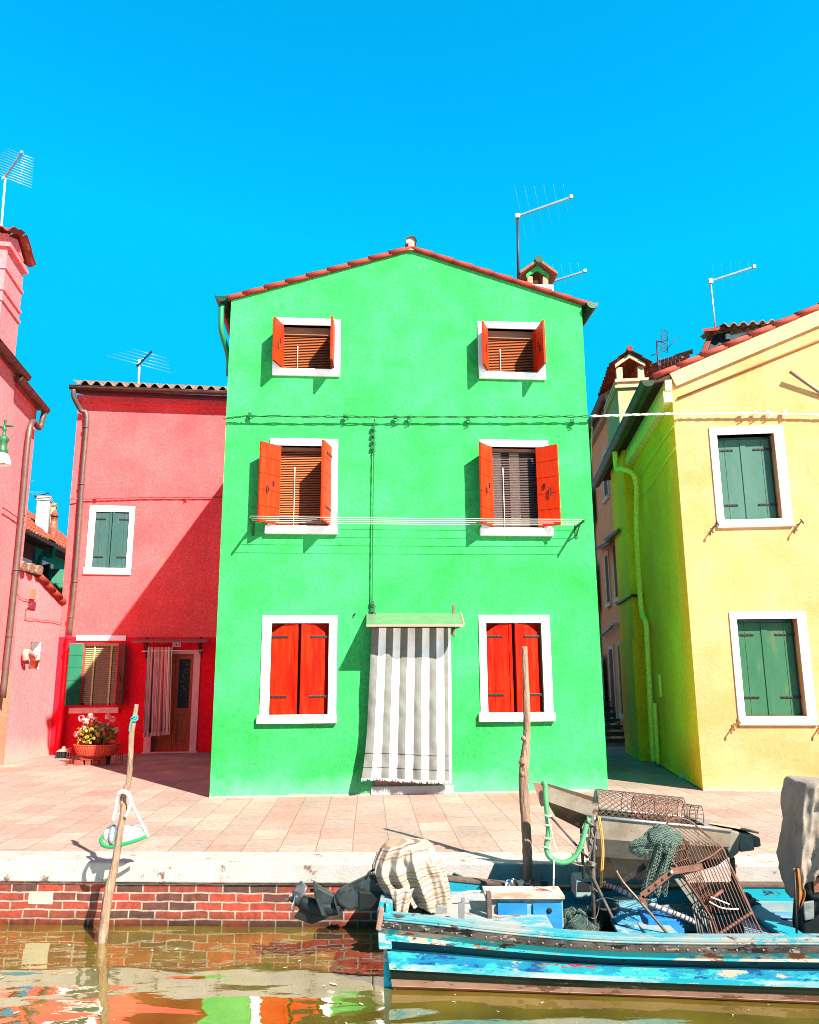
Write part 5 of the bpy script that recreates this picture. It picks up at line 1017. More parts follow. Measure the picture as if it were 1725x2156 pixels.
def railpath(pts, w0, w1, z0, z1, side, m, name):   # a plank following the sheer
    b = MB(); rows = []
    for p in pts: rows.append([V((p.x, p.y+side*w0, p.z+z0)), V((p.x, p.y+side*w1, p.z+z0)), V((p.x, p.y+side*w1, p.z+z1)), V((p.x, p.y+side*w0, p.z+z1))])
    b.grid(rows, 0, False, cu=True); b.face(rows[0]); b.face(rows[-1]); return b.build(name, m, boat, bevel=.005)
def dense(pts): return smooth_path(pts, 4)
dn, df_ = dense(near), dense(far)
railpath(dn, -.085, .012, .002, .028, -1, M_gunw, 'gunwale'); railpath(dn, .0, .035, -.058, -.014, -1, M_rail, 'rubbing_strip'); railpath(dn, .0, .018, -.012, .001, -1, M_gunw, 'capping')
railpath(df_, -.085, .012, .002, .028, 1, mat('dark_worn_wood', (.10, .07, .05), (.2, .13, .1), 12, .8), 'gunwale')
b = MB()
for k, p in enumerate(dn[:34]):
    if k % 1 == 0: b.lathe(p+V((0, -.036, -.036)), [(0, .006), (.006, .004), (.007, 0)], 6, axis=(0, -1, 0))
b.build('strip_nails', mat('nail_heads', (.4, .3, .25), metal=.4), boat)
# inside: far wall with ledges, near inner wall, floor, stern deck
b = MB()
ia = [V((p.x, p.y-.075, p.z)) for p in df_]; L3 = [0, -.10, -.16, -.24, -.42]
for q, mm in enumerate((0, 1, 0, 1)): b.grid([[p+V((0, -.03*q, L3[q])) for p in ia], [p+V((0, -.03*q, L3[q+1])) for p in ia]], mm, False); b.grid([[p+V((0, -.03*q, L3[q+1])) for p in ia], [p+V((0, -.03*(q+1), L3[q+1])) for p in ia]], 1, False)
ib = [V((p.x, p.y+.075, p.z)) for p in dn]; b.grid([ib, [p+V((0, .05, -.5)) for p in ib]], 0, False)
b.build('inner_planking', [M_inner, M_inner2], boat)
b = MB(); fz = -.40; b.face([(near[0].x+.1, near[0].y+.05, fz), (near[9].x, near[9].y+.1, fz), (far[9].x, far[9].y-.1, fz), (far[0].x+.1, far[0].y-.05, fz)]); b.build('floor', mat('dark_bilge', (.012, .02, .028), (.03, .05, .06), 6, .5), boat)
b = MB(); dz = -.125; x0, x1 = near[0].x+.05, 0.98
for q in range(6):
    ya, yb = lerp(5.90, 6.85, q/6)+.003, lerp(5.90, 6.85, (q+1)/6)-.003; b.hexa([(x0, ya, dz-.03), (x1, ya-.06, dz-.03), (x1, yb-.06, dz-.03), (x0, yb, dz-.03), (x0, ya, dz), (x1, ya-.06, dz), (x1, yb-.06, dz), (x0, yb, dz)])
b.build('stern_deck', M_deck, boat)
b = MB(); p, q = near[0], far[0]; b.hexa([(p.x-.03, p.y, p.z-.20), (p.x+.06, p.y, p.z-.20), (q.x+.06, q.y, q.z-.20), (q.x-.03, q.y, q.z-.20), (p.x-.045, p.y, p.z+.03), (p.x+.05, p.y, p.z+.03), (q.x+.05, q.y, q.z+.03), (q.x-.045, q.y, q.z+.03)]); b.build('transom_cap', M_inner2, boat, bevel=.008)
b = MB(); b.prism([z3_ for z3_ in (atY(*z3(712, 925), 5.80), atY(*z3(748, 930), 5.80), atY(*z3(765, 800), 5.80), atY(*z3(735, 790), 5.80))], (0, .06, 0)); b.build('corner_post', mat('rusty_brown_post', (.30, .14, .10), (.45, .25, .2), 20, .7), boat, bevel=.006)
b = MB(); b.prism([atY(*z3(765, 850), 5.84), atY(*z3(800, 850), 5.84), atY(*z3(792, 800), 5.84), atY(*z3(775, 785), 5.84)], (0, .2, 0)); b.build('stern_block', M_inner, boat, bevel=.008)
# locker with blue panels
yL = 6.22; lz = lambda x, y: atY(*z4(x, y), yL)
xa, xb, xm_ = atY(*z3(1405, 800), yL).x, lz(338, 800).x, lz(160, 800).x; zt_ = lz(100, 742).z; zb_ = -.40
b = MB(); b.hexa([(xa, yL, zb_), (xb, yL-.03, zb_), (xb, 6.40, zb_), (xa, 6.42, zb_), (xa, yL, zt_), (xb, yL-.03, zt_), (xb, 6.40, zt_), (xa, 6.42, zt_)]); lk = b.build('locker', M_inner2, boat, bevel=.006)
for u0, u1 in ((xa+.07, xm_-.022), (xm_+.022, xb-.012)): b = MB(); b.hexa([(u0, yL-.035, zb_+.05), (u1, yL-.035, zb_+.05), (u1, yL+.1, zb_+.05), (u0, yL+.1, zb_+.05), (u0, yL-.035, zt_-.035), (u1, yL-.035, zt_-.035), (u1, yL+.1, zt_-.035), (u0, yL+.1, zt_-.035)]); b.build('panel', M_panel, lk)
b = MB(); b.hexa([(xa-.02, yL-.045, zt_+.001), (xb+.01, yL-.06, zt_+.001), (xb+.01, 6.42, zt_+.001), (xa-.02, 6.44, zt_+.001), (xa-.02, yL-.045, zt_+.025), (xb+.01, yL-.06, zt_+.025), (xb+.01, 6.42, zt_+.025), (xa-.02, 6.44, zt_+.025)]); b.build('lid', worn('rusty_white_edge', (.70, .62, .55), (.5, .3, .2), [((.5, .12, .05), .58, 8), (cyan, .64, 4)]), lk)
b = MB(); b.lathe(lz(263, 805)+V((0, -.04, 0)), [(0, .005), (.018, .004), (.02, 0)], 12, axis=(0, -1, 0)); b.build('finger_hole', M_groove, lk)
b = MB(); a = atY(*z3(1400, 700), 6.1); c = atY(*z3(1420, 915), 6.1); b.hexa([(a.x, 6.1, c.z-.1), (a.x+.035, 6.1, c.z-.1), (a.x+.035, 6.18, c.z-.1), (a.x, 6.18, c.z-.1), (a.x, 6.1, a.z), (a.x+.03, 6.1, a.z), (a.x+.03, 6.18, a.z), (a.x, 6.18, a.z)]); b.build('post', mat('dark_worn_wood', (.1, .07, .05)), boat)
b = MB(); a = atY(*z3(1225, 860), 6.0); c = atY(*z3(1262, 730), 6.0); b.prism([(a.x, 6, a.z), (c.x-.005, 6, a.z), (c.x, 6, c.z), (c.x-.02, 6, c.z), (c.x-.025, 6, c.z-.03), (a.x, 6, c.z-.03)], (0, .03, 0)); b.build('bracket', mat('grey_bracket', (.3, .3, .3), metal=.3), boat)
# thwarts, blue bins and hatch boards amidships
for xx, wd, zz, mm in ((1.62, .22, -.16, M_inner2), (2.52, .16, -.15, M_inner), (3.3, .3, -.14, M_inner2)):
    b = MB(); b.hexa([(xx, 5.75, zz-.03), (xx+wd, 5.74, zz-.03), (xx+wd, 6.78, zz-.03), (xx, 6.8, zz-.03), (xx, 5.75, zz), (xx+wd, 5.74, zz), (xx+wd, 6.78, zz), (xx, 6.8, zz)]); b.build('thwart', mm, boat, bevel=.005)
yb_ = 6.05
def bin_(x0, x1, y0, y1, m, lab, dep=.35, Y=yb_):
    p = [atY(*z4(x0, y1), Y), atY(*z4(x1, y1), Y), atY(*z4(x1, y0), Y), atY(*z4(x0, y0), Y)]; b = MB()
    b.hexa([p[0], p[1], p[1]+V((0, dep, 0)), p[0]+V((0, dep, 0)), p[3], p[2], p[2]+V((0, dep, 0)), p[3]+V((0, dep, 0))]); return tag(b.build('storage_bin', m, bevel=.01), lab, 'bin')
bin_(800, 1000, 860, 985, M_panel, 'bright blue bin in the boat between the dredge and the hatch board', .30, 6.05)
M_hatch = worn('scuffed_blue_hatch', (.03, .28, .52), (.20, .48, .58), [((.62, .62, .58), .55, 4), ((.02, .05, .08), .62, 6), ((.02, .14, .36), .58, 3)], 4)
b = MB(); P4 = [atY(*z4(560, 800), 6.45), atY(*z4(850, 770), 6.45), atY(*z4(900, 975), 5.9), atY(*z4(650, 975), 5.9)]
b.hexa(P4+[q+V((0, .01, .03)) for q in P4]); tag(b.build('hatch_board', M_hatch, bevel=.005), 'scuffed blue hatch board leaning inside the boat below the dredge pole', 'board')
b = MB(); P4 = [atY(*z4(1310, 850), 6.5), atY(*z4(1640, 850), 6.5), atY(*z4(1660, 975), 5.9), atY(*z4(1330, 975), 5.9)]
b.hexa(P4+[q+V((0, .01, .03)) for q in P4]); b.build('bow_board', worn('worn_blue_white_board', (.55, .58, .58), (.10, .32, .60), [((.62, .50, .42), .58, 5)], 5), boat)
b = MB(); b.hexa([atY(*z4(1390, 855+d), Y) for d, Y in ((28, 6.3), (28, 6.36))][:1]+[atY(*z4(1640, 883), 6.3), atY(*z4(1640, 883), 6.36), atY(*z4(1390, 883), 6.36), atY(*z4(1390, 855), 6.3), atY(*z4(1640, 855), 6.3), atY(*z4(1640, 855), 6.36), atY(*z4(1390, 855), 6.36)]); b.build('stringer', M_band, boat)

# ---------------------------------------------------------------- draped shapes (cloth, tarpaulin) as folded shells
def drape(name, f_, rows, Y, dep, mats, folds=9, amp=.03, seed=1, hang=None, n=56, mf=None, solid=.006, wr=1.0):
    """rows = (xl, xr, y) on the photo at depth Y: a folded shell with real depth"""
    rnd = random.Random(seed); ph = [rnd.uniform(0, 6.28) for _ in range(6)]; R2 = []
    fine = []
    for (a, c) in zip(rows, rows[1:]):
        for k in range(5): fine.append([lerp(a[j], c[j], k/5) for j in range(3)])
    fine.append(list(rows[-1])); N = len(fine)
    for i, (xl, xr, y) in enumerate(fine):
        t = i/(N-1); a, c = atY(*f_(xl, y), Y), atY(*f_(xr, y), Y); mid = (a+c)/2; hw = (c-a).length/2; row = []
        for k in range(n):
            th = 2*math.pi*k/n; e = math.cos(th), math.sin(th); sq = 1/max(abs(e[0])**3.4+abs(e[1])**3.4, .01)**(1/3.4)
            fold = amp*t**.6*(math.sin(folds*th+ph[0]+2.2*math.sin(2*t+ph[1]))+.6*math.sin((folds*2-3)*th+ph[2]-3*t)+.5*math.sin(5*th+9*t+ph[3]))
            if wr < 1: fold = amp*min(1, t*2.2)*(.9-1.9*abs(math.sin(folds*.5*th+ph[0]+.9*math.sin(2.4*t+ph[1])+.5*math.sin(3*th+ph[4]))) + .5*(.6-abs(math.sin(folds*1.15*th+ph[2]-1.6*t))))
            dp = dep*min(1, .25+2.6*t**.7)
            p = mid+V((e[0]*sq*(hw), e[1]*sq*dp, 0)); p += V((e[0]*(.12 if wr >= 1 or e[0] < 0 else .45), e[1], 0))*fold
            q_ = p*8.0+V((seed, 0, 0)); w_ = noise.noise(V(((q_.x-q_.z*.55)*1.3, q_.y*.4, (q_.z+q_.x*.5)*.32))); w2 = noise.noise(p*15+V((0, seed, 0)))
            p += V((e[0]*.12, e[1], 0))*(wr*amp*3.0*((1-abs(w_)*2.6))*min(1, t*4)+amp*.7*w2)
            if hang: p.z += hang(th, t)
            row.append(p)
        R2.append(row)
    b = MB(); b.grid(R2, cu=True, mf=mf); b.face(R2[0][::-1])
    o = b.build(name, mats, solid=solid, shade=True); return o
def stripes(name, base, cols, axis=2):
    base = kk(base); cols = [kk(cols[0])]+[(q, kk(c)) for q, c in cols[1:]]
    m = bpy.data.materials.new(name); m.use_nodes = True; n = m.node_tree.nodes; l = m.node_tree.links; P = n['Principled BSDF']; P.inputs['Roughness'].default_value = .9
    tc = n.new('ShaderNodeTexCoord'); sp = n.new('ShaderNodeSeparateXYZ'); l.new(tc.outputs['Object'], sp.inputs[0])
    nz = n.new('ShaderNodeTexNoise'); nz.inputs['Scale'].default_value = 5; l.new(tc.outputs['Object'], nz.inputs[0])
    a1 = n.new('ShaderNodeMath'); a1.operation = 'MULTIPLY_ADD'; a1.inputs[1].default_value = .035; l.new(nz.outputs[0], a1.inputs[0]); l.new(sp.outputs[2], a1.inputs[2])
    a2 = n.new('ShaderNodeMath'); a2.operation = 'MULTIPLY_ADD'; a2.inputs[1].default_value = -.22; l.new(sp.outputs[0], a2.inputs[0]); l.new(a1.outputs[0], a2.inputs[2])
    md = n.new('ShaderNodeMath'); md.operation = 'PINGPONG'; md.inputs[1].default_value = .20; l.new(a2.outputs[0], md.inputs[0])
    dv = n.new('ShaderNodeMath'); dv.operation = 'DIVIDE'; dv.inputs[1].default_value = .20; l.new(md.outputs[0], dv.inputs[0])
    cr = n.new('ShaderNodeValToRGB'); cr.color_ramp.interpolation = 'CONSTANT'; e = cr.color_ramp.elements; e[0].position = 0; e[0].color = (*base, 1); e[1].position = .30; e[1].color = (*cols[0], 1)
    for pos, c in cols[1:]: q = e.new(pos); q.color = (*c, 1)
    l.new(dv.outputs[0], cr.inputs[0]); l.new(cr.outputs[0], P.inputs['Base Color'])
    nb = n.new('ShaderNodeTexNoise'); nb.inputs['Scale'].default_value = 150; l.new(tc.outputs['Object'], nb.inputs[0]); bp = n.new('ShaderNodeBump'); bp.inputs['Strength'].default_value = .25; bp.inputs['Distance'].default_value = .004; l.new(nb.outputs[0], bp.inputs['Height']); l.new(bp.outputs[0], P.inputs['Normal'])
    return m
wc, tn, br_, ck = (.55, .45, .355), (.38, .25, .165), (.27, .145, .10), (.50, .33, .21)
M_cloth = stripes('striped_blanket', wc, [tn, (.36, wc), (.42, ck), (.47, wc), (.56, br_), (.60, wc), (.66, tn), (.71, ck), (.76, wc), (.88, br_), (.91, wc)])
def hang1(th, t):
    return -.16*max(0, t-.55)*max(0, math.cos(th)+.1)+.10*max(0, t-.6)*max(0, -math.cos(th))
cl = drape('blanket', z3, [(850, 1010, 372), (778, 1040, 384), (752, 1062, 412), (728, 1085, 460), (712, 1112, 505), (708, 1132, 550), (722, 1148, 600), (740, 1158, 650), (770, 1162, 700), (800, 1165, 745)], 6.36, .17, M_cloth, folds=13, amp=.034, seed=4, hang=hang1, n=150, wr=.25)
tag(cl, 'striped cream and brown blanket draped over the tilted outboard motor', 'blanket')
b = MB(); rows = []
for i in range(10):
    t = i/9; xl, xr = lerp(800, 845, t), lerp(950, 895, t); y = lerp(670, 845, t); a, c = atY(*z3(xl, y), 6.14), atY(*z3(xr, y), 6.14); rows.append([lerp(a, c, k/12)+V((0, .02*math.sin(k*1.1+t*3)-.05*t, 0)) for k in range(13)])
b.grid(rows); tag(b.build('rag', M_cloth, solid=.006, shade=True), 'tail of striped cloth hanging under the blanket by the transom', 'cloth')
# tilted outboard
M_mot = mat('grey_motor_paint', (.026, .036, .040), (.055, .066, .07), 6, .45, .1, 60, spec=.2, col3=(.02, .025, .025), t3=.56, s3=7); M_motd = mat('black_motor_paint', (.012, .016, .018), (.02, .024, .024), 10, .4, .15, 60, spec=.2)
om_ = thing('outboard_motor', 'grey outboard motor tilted up over the stern under the striped blanket', 'outboard motor', atY(*z3(900, 700), 6.36))
YM = 6.36; m3 = lambda x, y, d=0: atY(*z3(x, y), YM+d)
def slab(poly, d0, d1, m, name, bev=.012, par=om_, f_=m3):
    b = MB(); P = [f_(x, y, d0) for x, y in poly]; b.prism(P, (0, d1-d0, 0)); return b.build(name, m, par, bevel=bev)
slab([(680, 588), (750, 600), (800, 690), (775, 735), (660, 790), (545, 812), (470, 770), (455, 715), (480, 685)], -.055, .055, M_mot, 'midsection', .025)
slab([(600, 680), (770, 690), (900, 740), (900, 790), (770, 770), (690, 800), (600, 815)], -.065, .07, M_motd, 'lower_cover', .02)
slab([(745, 560), (900, 500), (1080, 560), (1100, 720), (900, 770), (770, 700)], -.12, .12, M_motd, 'power_head', .03)
for (xa_, ya_), (xb_2, yb2), wd in (((338, 622), (424, 845), .13), ((458, 690), (513, 850), .085)):
    b = MB(); p, q = m3(xa_, ya_), m3(xb_2, yb2); m_ = lerp(p, q, .5); d = (q-p)
    b.prism([p, lerp(p, q, .25)+V((0, -wd, 0)), lerp(p, q, .8)+V((0, -wd, 0)), q, lerp(p, q, .8)+V((0, wd, 0)), lerp(p, q, .25)+V((0, wd, 0))], (d.z*.06, 0, -d.x*.06)); b.build('cavitation_plate', M_mot, om_, bevel=.004)
slab([(345, 650), (470, 715), (540, 780), (500, 830), (400, 850), (330, 790)], -.03, .03, M_mot, 'strut', .015)
b = MB(); b.tube([m3(520, 775), m3(470, 790), m3(400, 790), m3(320, 775), m3(262, 752), m3(240, 740)], [.03, .05, .058, .056, .05, .042], 16); b.build('gear_case', M_motd, om_)
slab([(250, 790), (330, 800), (450, 825), (400, 860), (322, 890), (285, 880), (205, 850)], -.012, .012, M_motd, 'skeg', .008)
hub = m3(243, 742); hax = (m3(232, 728, -.03)-m3(300, 768)).normalized()
b = MB(); b.tube([hub, hub+hax*.075], [.046, .036], 14); b.tube([hub+hax*.076, hub+hax*.085], .018, 10, 1); b.build('propeller_hub', [M_mot, M_alu], om_)
ex = hax.orthogonal().normalized(); ey = hax.cross(ex)
for k, a0 in enumerate((0.25, 2.35, 4.44)):
    rows = []
    for i in range(8):
        r = .035+.085*i/7; wv = .052*math.sin(math.pi*(.22+.70*i/7))**.7; row = []
        for j in range(9):
            s_ = (j/8-.5)*2; a = a0+s_*wv/r*.9; row.append(hub+hax*(.04+.028*s_)+(ex*math.cos(a)+ey*math.sin(a))*r)
        rows.append(row)
    b = MB(); b.grid(rows); b.build('propeller_blade', mat('worn_propeller', (.16, .17, .18), (.42, .40, .38), 8, .35, metal=.5), om_, solid=.007)
slab([(790, 770), (1010, 790), (1000, 848), (880, 860), (830, 850)], -.12, .10, M_motd, 'clamp', .01)
slab([(1090, 770), (1160, 785), (1110, 838), (1060, 835)], -.15, -.10, mat('grey_metal_plate', (.35, .36, .36), metal=.4), 'bracket_plate', .006)
b = MB(); b.tube(smooth_path([m3(660, 600, -.06), m3(668, 575, -.06), m3(690, 558, -.04), m3(715, 552)], 4), .008, 6); b.tube([m3(310, 680), m3(345, 676)], .012, 6); b.build('tilt_hose', M_wire, om_)
b = MB()
for k in range(70):
    t = 1-k/70; c = m3(lerp(700, 745, t)+random.uniform(-8, 8), lerp(590, 640, t), random.uniform(-.06, .05)); d = V((random.uniform(-.03, .03), random.uniform(-.02, .02), random.uniform(-.03, .0))); b.tube([c, c+d], .004, 4)
b.build('rope_lashing', mat('grey_brown_rope', (.2, .14, .12), (.4, .3, .25), 40, .9), om_)
# upright outboard wrapped in a tarpaulin at the right edge
M_tarp = mat('grey_tarpaulin', (.46, .37, .30), (.34, .27, .21), 4, .75, .35, 90, col3=(.24, .20, .165), t3=.6, s3=6)
YT = 5.98
tp_ = drape('tarpaulin', z4, [(1640, 1800, 98), (1602, 1835, 106), (1588, 1850, 140), (1576, 1856, 230), (1568, 1860, 330), (1560, 1862, 430), (1552, 1864, 530), (1548, 1868, 620)], YT, .20, M_tarp, folds=9, amp=.040, seed=11, n=160, wr=.5, hang=lambda th, t: -.10*max(0, t-.75)*4*max(0, -math.cos(th))**2+.05*t*math.sin(3*th+1))
tag(tp_, 'creased grey tarpaulin wrapped over the upright motor at the right edge', 'tarpaulin')
ro = thing('outboard_motor', 'black outboard motor standing upright under the grey tarpaulin', 'outboard motor', atY(*z4(1760, 980), YT))
t4 = lambda x, y, d=0: atY(*z4(x, y), YT+d)
slab([(1640, 600), (1840, 600), (1840, 760), (1690, 760), (1660, 720)], -.12, .12, M_motd, 'power_head', .02, ro, t4)
slab([(1650, 752), (1830, 752), (1820, 1010), (1650, 1010), (1640, 900)], -.09, .09, M_motd, 'midsection', .02, ro, t4)
slab([(1690, 640), (1800, 620), (1800, 700), (1700, 720)], -.135, -.125, mat('rusty_metal', (.30, .10, .05), (.18, .06, .04), 14, .7, .3, 50), 'rusty_cover', .004, ro, t4)
slab([(1640, 770), (1700, 760), (1700, 860), (1650, 870)], -.11, -.092, mat('scuffed_motor', (.10, .13, .13), (.3, .32, .3), 12, .5), 'side_cover', .006, ro, t4)
b = MB(); rows = []
for i in range(9):
    t = i/8; y = lerp(585, 800, t); xl = lerp(1590, 1600, t) if t < .6 else lerp(1596, 1612, (t-.6)/.4); xr = lerp(1622, 1650, min(1, t*1.6)) if t < .7 else lerp(1650, 1622, (t-.7)/.3); rows.append([atY(*z4(lerp(xl, xr, k/8), y+(10*math.sin(k*1.7) if i == 8 else 0)), YT-.17+.03*math.sin(k+t*2)) for k in range(9)])
b.grid(rows); tag(b.build('leather_flap', mat('tan_leather', (.45, .17, .04), (.20, .07, .02), 6, .8, .4, 40), solid=.005, shade=True), 'ragged tan flap hanging below the grey tarpaulin', 'cloth')
b = MB(); b.tube([atY(*z4(1592, 600), 5.78), atY(*z4(1600, 790), 5.77), atY(*z4(1606, 985), 5.76)], .0075, 8); tag(b.build('iron_rod', M_iron), 'thin dark iron rod standing in the boat before the tarpaulin', 'rod')

# ---------------------------------------------------------------- fishing gear: sorting chute, drum cage, dredge, net, hoses
M_steel = mat('stained_steel', (.50, .41, .32), (.30, .215, .15), 3.5, .42, .15, 30, metal=.35, col3=(.15, .09, .055), t3=.62, s3=5)
M_steelb = mat('brown_steel', (.30, .20, .13), (.17, .11, .075), 5, .4, .2, 30, metal=.5, col3=(.55, .34, .2), t3=.64, s3=6)
M_rust = mat('rusty_iron', (.30, .13, .085), (.17, .075, .05), 18, .75, .4, 60, metal=.2, col3=(.5, .28, .18), t3=.66, s3=25)
M_wirem = mat('brown_wire', (.13, .095, .08), (.26, .19, .15), 30, .55, metal=.3)
ch = thing('sorting_chute', 'long brown steel sorting chute carried over the boat on posts', 'chute', atY(*z4(800, 640), 6.5))
g4 = lambda x, y, Y=6.38: atY(*z4(x, y), Y)
def plate(pts, m, name, par=ch, th=.012, bev=0):
    b = MB(); P = [g4(*q) for q in pts]; n_ = (P[1]-P[0]).cross(P[2]-P[0]).normalized()*th; b.face(P); b.face([p+n_ for p in P][::-1])
    for i in range(len(P)): j = (i+1) % len(P); b.face([P[i], P[j], P[j]+n_, P[i]+n_])
    return b.build(name, m, par, bevel=bev)
# spout
plate([(245, 138, 6.36), (535, 236, 6.36), (526, 305, 6.36), (475, 300, 6.36), (258, 224, 6.36)], M_steel, 'spout_side'); plate([(258, 226, 6.362), (473, 302, 6.362), (440, 372, 6.46), (300, 300, 6.46)], M_steelb, 'spout_bottom')
plate([(235, 120, 6.72), (520, 205, 6.72), (516, 285, 6.72), (465, 285, 6.72), (255, 215, 6.72)], M_steelb, 'spout_side'); plate([(255, 218, 6.71), (465, 288, 6.71), (442, 368, 6.47), (302, 298, 6.47)], M_steelb, 'spout_bottom')
plate([(177, 120, 6.42), (245, 134, 6.40), (275, 245, 6.40), (222, 252, 6.42)], mat('reddish_plank', (.55, .27, .19), (.4, .18, .12), 6, .7, .2, 30), 'end_board', th=.02)
# hull-shaped trough body, faceted, rising to the right
T = [((522, 310), (520, 425), (517, 522), (528, 640)), ((800, 338), (798, 446), (790, 540), (790, 648)), ((1060, 362), (1060, 462), (1050, 545), (1000, 622)), ((1250, 385), (1245, 470), (1235, 528), (1180, 570))]
Yc = (6.33, 6.335, 6.40, 6.52); b = MB()
ra = [[g4(*q, Yc[k]) for k, q in enumerate(t)] for t in T]; b.grid(ra, 0, False, mf=lambda i, j: (0, 2, 1)[j])  # sunlit upper strip and shaded lower facets put into the steel tones
rb_ = [[V((p.x, 2*6.55-p.y, p.z)) for p in r] for r in ra]; b.grid(rb_, 1, False); b.grid([[r[-1] for r in ra], [r[-1] for r in rb_]], 1, False); b.face(ra[0]+rb_[0][::-1]); b.face(ra[-1]+rb_[-1][::-1], 1)
b.build('trough', [M_steel, M_steelb, mat('shade_side_steel', (.36, .30, .23), (.22, .165, .12), 4, .42, .15, 30, metal=.5, col3=(.52, .42, .32), t3=.62, s3=4)], ch, bevel=.006)
b = MB(); b.tube([r[0]+V((0, -.004, .004)) for r in ra], .012, 8); b.tube([r[0]+V((0, .004, .004)) for r in rb_], .012, 8); b.tube([g4(470, 318, 6.34), g4(540, 318, 6.34)], .018, 8); b.build('rim_tube', mat('bright_steel_tube', (.66, .62, .58), rough=.3, metal=.6), ch)
# canvas bags over the far end
M_cv = mat('dark_canvas', (.24, .195, .15), (.36, .30, .24), 6, .85, .3, 60, col3=(.34, .30, .25), t3=.62, s3=4)
b = MB()
for poly, d0, d1 in (([(1100, 345), (1300, 392), (1295, 500), (1250, 540), (1225, 470), (1110, 440)], 6.34, 6.78), ([(1290, 392), (1372, 408), (1380, 490), (1300, 500)], 6.36, 6.72), ([(1365, 404), (1408, 420), (1415, 468), (1378, 476)], 6.40, 6.64)):
    P = [g4(x, y, d0) for x, y in poly]; b.prism(P, (0, d1-d0, 0))
b.build('canvas_cover', M_cv, ch, bevel=.012)
plate([(1135, 345, 6.36), (1330, 378, 6.36), (1400, 400, 6.5), (1200, 360, 6.75)], mat('sunlit_tan_canvas', (.62, .40, .20), (.7, .5, .3), 5, .85), 'cover_flap')
# legs, ties
M_leg = mat('dark_grey_leg', (.07, .06, .055), (.16, .13, .11), 9, .6, .3, 40)
for pa, pb_, r in (((497, 300, 6.32), (512, 985, 6.2), .018), ((480, 315, 6.3), (490, 640, 6.26), .009), ((525, 330, 6.3), (500, 560, 6.25), .008), ((440, 370, 6.5), (452, 640, 6.5), .012), ((270, 300, 6.4), (475, 530, 6.3), .009), ((1255, 530, 6.5), (1268, 690, 6.6), .02), ((505, 640, 6.25), (660, 960, 6.05), .012)):
    b = MB(); b.tube([g4(*pa), g4(*pb_)], r, 8); b.build('leg', M_leg, ch)
b = MB()
for k in range(9):
    y = 330+k*36; c = g4(492+k*.8+random.uniform(-6, 6), y, 6.29); b.tube(smooth_path([c+V((random.uniform(-.03, .03), 0, .03)), c+V((random.uniform(-.035, .035), -.03, 0)), c+V((random.uniform(-.03, .03), 0, -.035))], 3), .006, 5)
for k in range(3): b.tube(smooth_path([g4(470, 545+k*8, 6.27), g4(500, 555+k*8, 6.22), g4(515, 562+k*6, 6.27)], 3), .007, 5)
b.tube(smooth_path([g4(370, 545, 6.3), g4(430, 570, 6.3), g4(500, 570, 6.25)], 4), .006, 5); b.tube(smooth_path([g4(505, 690, 6.22), g4(540, 740, 6.2), g4(520, 850, 6.2), g4(470, 840, 6.2), g4(475, 790, 6.2)], 5), .004, 5)
b.build('rope_ties', mat('dirty_rope', (.36, .30, .25), (.2, .15, .12), 50, .9), ch)
# wire drum
d0, d1 = g4(520, 245, 6.56), g4(985, 292, 6.52); dax = (d1-d0).normalized(); DL = (d1-d0).length; DR = .125; e1 = dax.cross(V((0, 0, 1))).normalized(); e2 = e1.cross(dax)
def cage(d0, dax, DL, DR, nw, name, rings, par, helix=True, wr=.0026, m=None, turns=1.1):
    b = MB(); e1 = dax.cross(V((0, 0, 1))).normalized(); e2 = e1.cross(dax); pt = lambda t, a: d0+dax*(DL*t)+(e1*math.cos(a)+e2*math.sin(a))*DR
    for k in range(nw):
        a0 = 2*math.pi*k/nw
        if helix:
            for sg in (-1, 1): b.tube([pt(i/16, a0+sg*turns*math.pi*i/16) for i in range(17)], wr, 4, caps=False)
        else: b.tube([pt(0, a0), pt(1, a0)], wr, 4)
    for k in range(rings): b.tube([pt(k/(rings-1), 2*math.pi*q/28) for q in range(29)], wr*1.5, 5, caps=False)
    return b.build(name, m or M_wirem, par)
dr = thing('wire_drum', 'long cylindrical wire-mesh drum lying along the top of the steel chute', 'drum', d0)
cage(d0, dax, DL, DR, 20, 'mesh', 4, dr, wr=.0021, turns=1.3); cage(d0+dax*.30, dax, DL-.31, DR-.022, 18, 'inner_mesh', 5, dr, m=mat('rusty_wire', (.55, .20, .11), (.4, .22, .16), 20, .7), turns=1.9, wr=.0023)
b = MB(); b.lathe(d0, [(0, 0), (DR*.98, 0), (DR, .004), (0, .006)], 22, axis=-dax); b.build('end_disc', mat('pale_green_disc', (.30, .52, .36), rough=.6), dr)
d2 = g4(1000, 300, 6.5); cage(d2, dax, .12, .085, 16, 'small_cage', 3, dr, helix=False)
# hoses
b = MB(); b.tube(smooth_path([g4(232, 132, 6.34), g4(243, 128, 6.32), g4(246, 190, 6.31), g4(256, 300, 6.3), g4(262, 390, 6.3), g4(252, 460, 6.29), g4(262, 515, 6.28), g4(305, 548, 6.26), g4(360, 552, 6.25), g4(412, 515, 6.25), g4(446, 440, 6.26), g4(466, 360, 6.28), g4(482, 315, 6.3)], 6), .0195, 10); b.build
hs = tag(b.build('hose', mat('green_rubber_hose', (.08, .34, .13), (.12, .44, .18), 10, .35, spec=.5)), 'green hose looping down from the chute spout to the post', 'hose')
b = MB()
for x, y in ((258, 300), (258, 350), (255, 420), (252, 470), (430, 470), (455, 405)): c = g4(x, y, 6.285); b.tube([c+V((math.cos(t)*.026, math.sin(t)*.026, .004*math.sin(2*t))) for t in [2*math.pi*q/12 for q in range(13)]], .006, 5, caps=False)
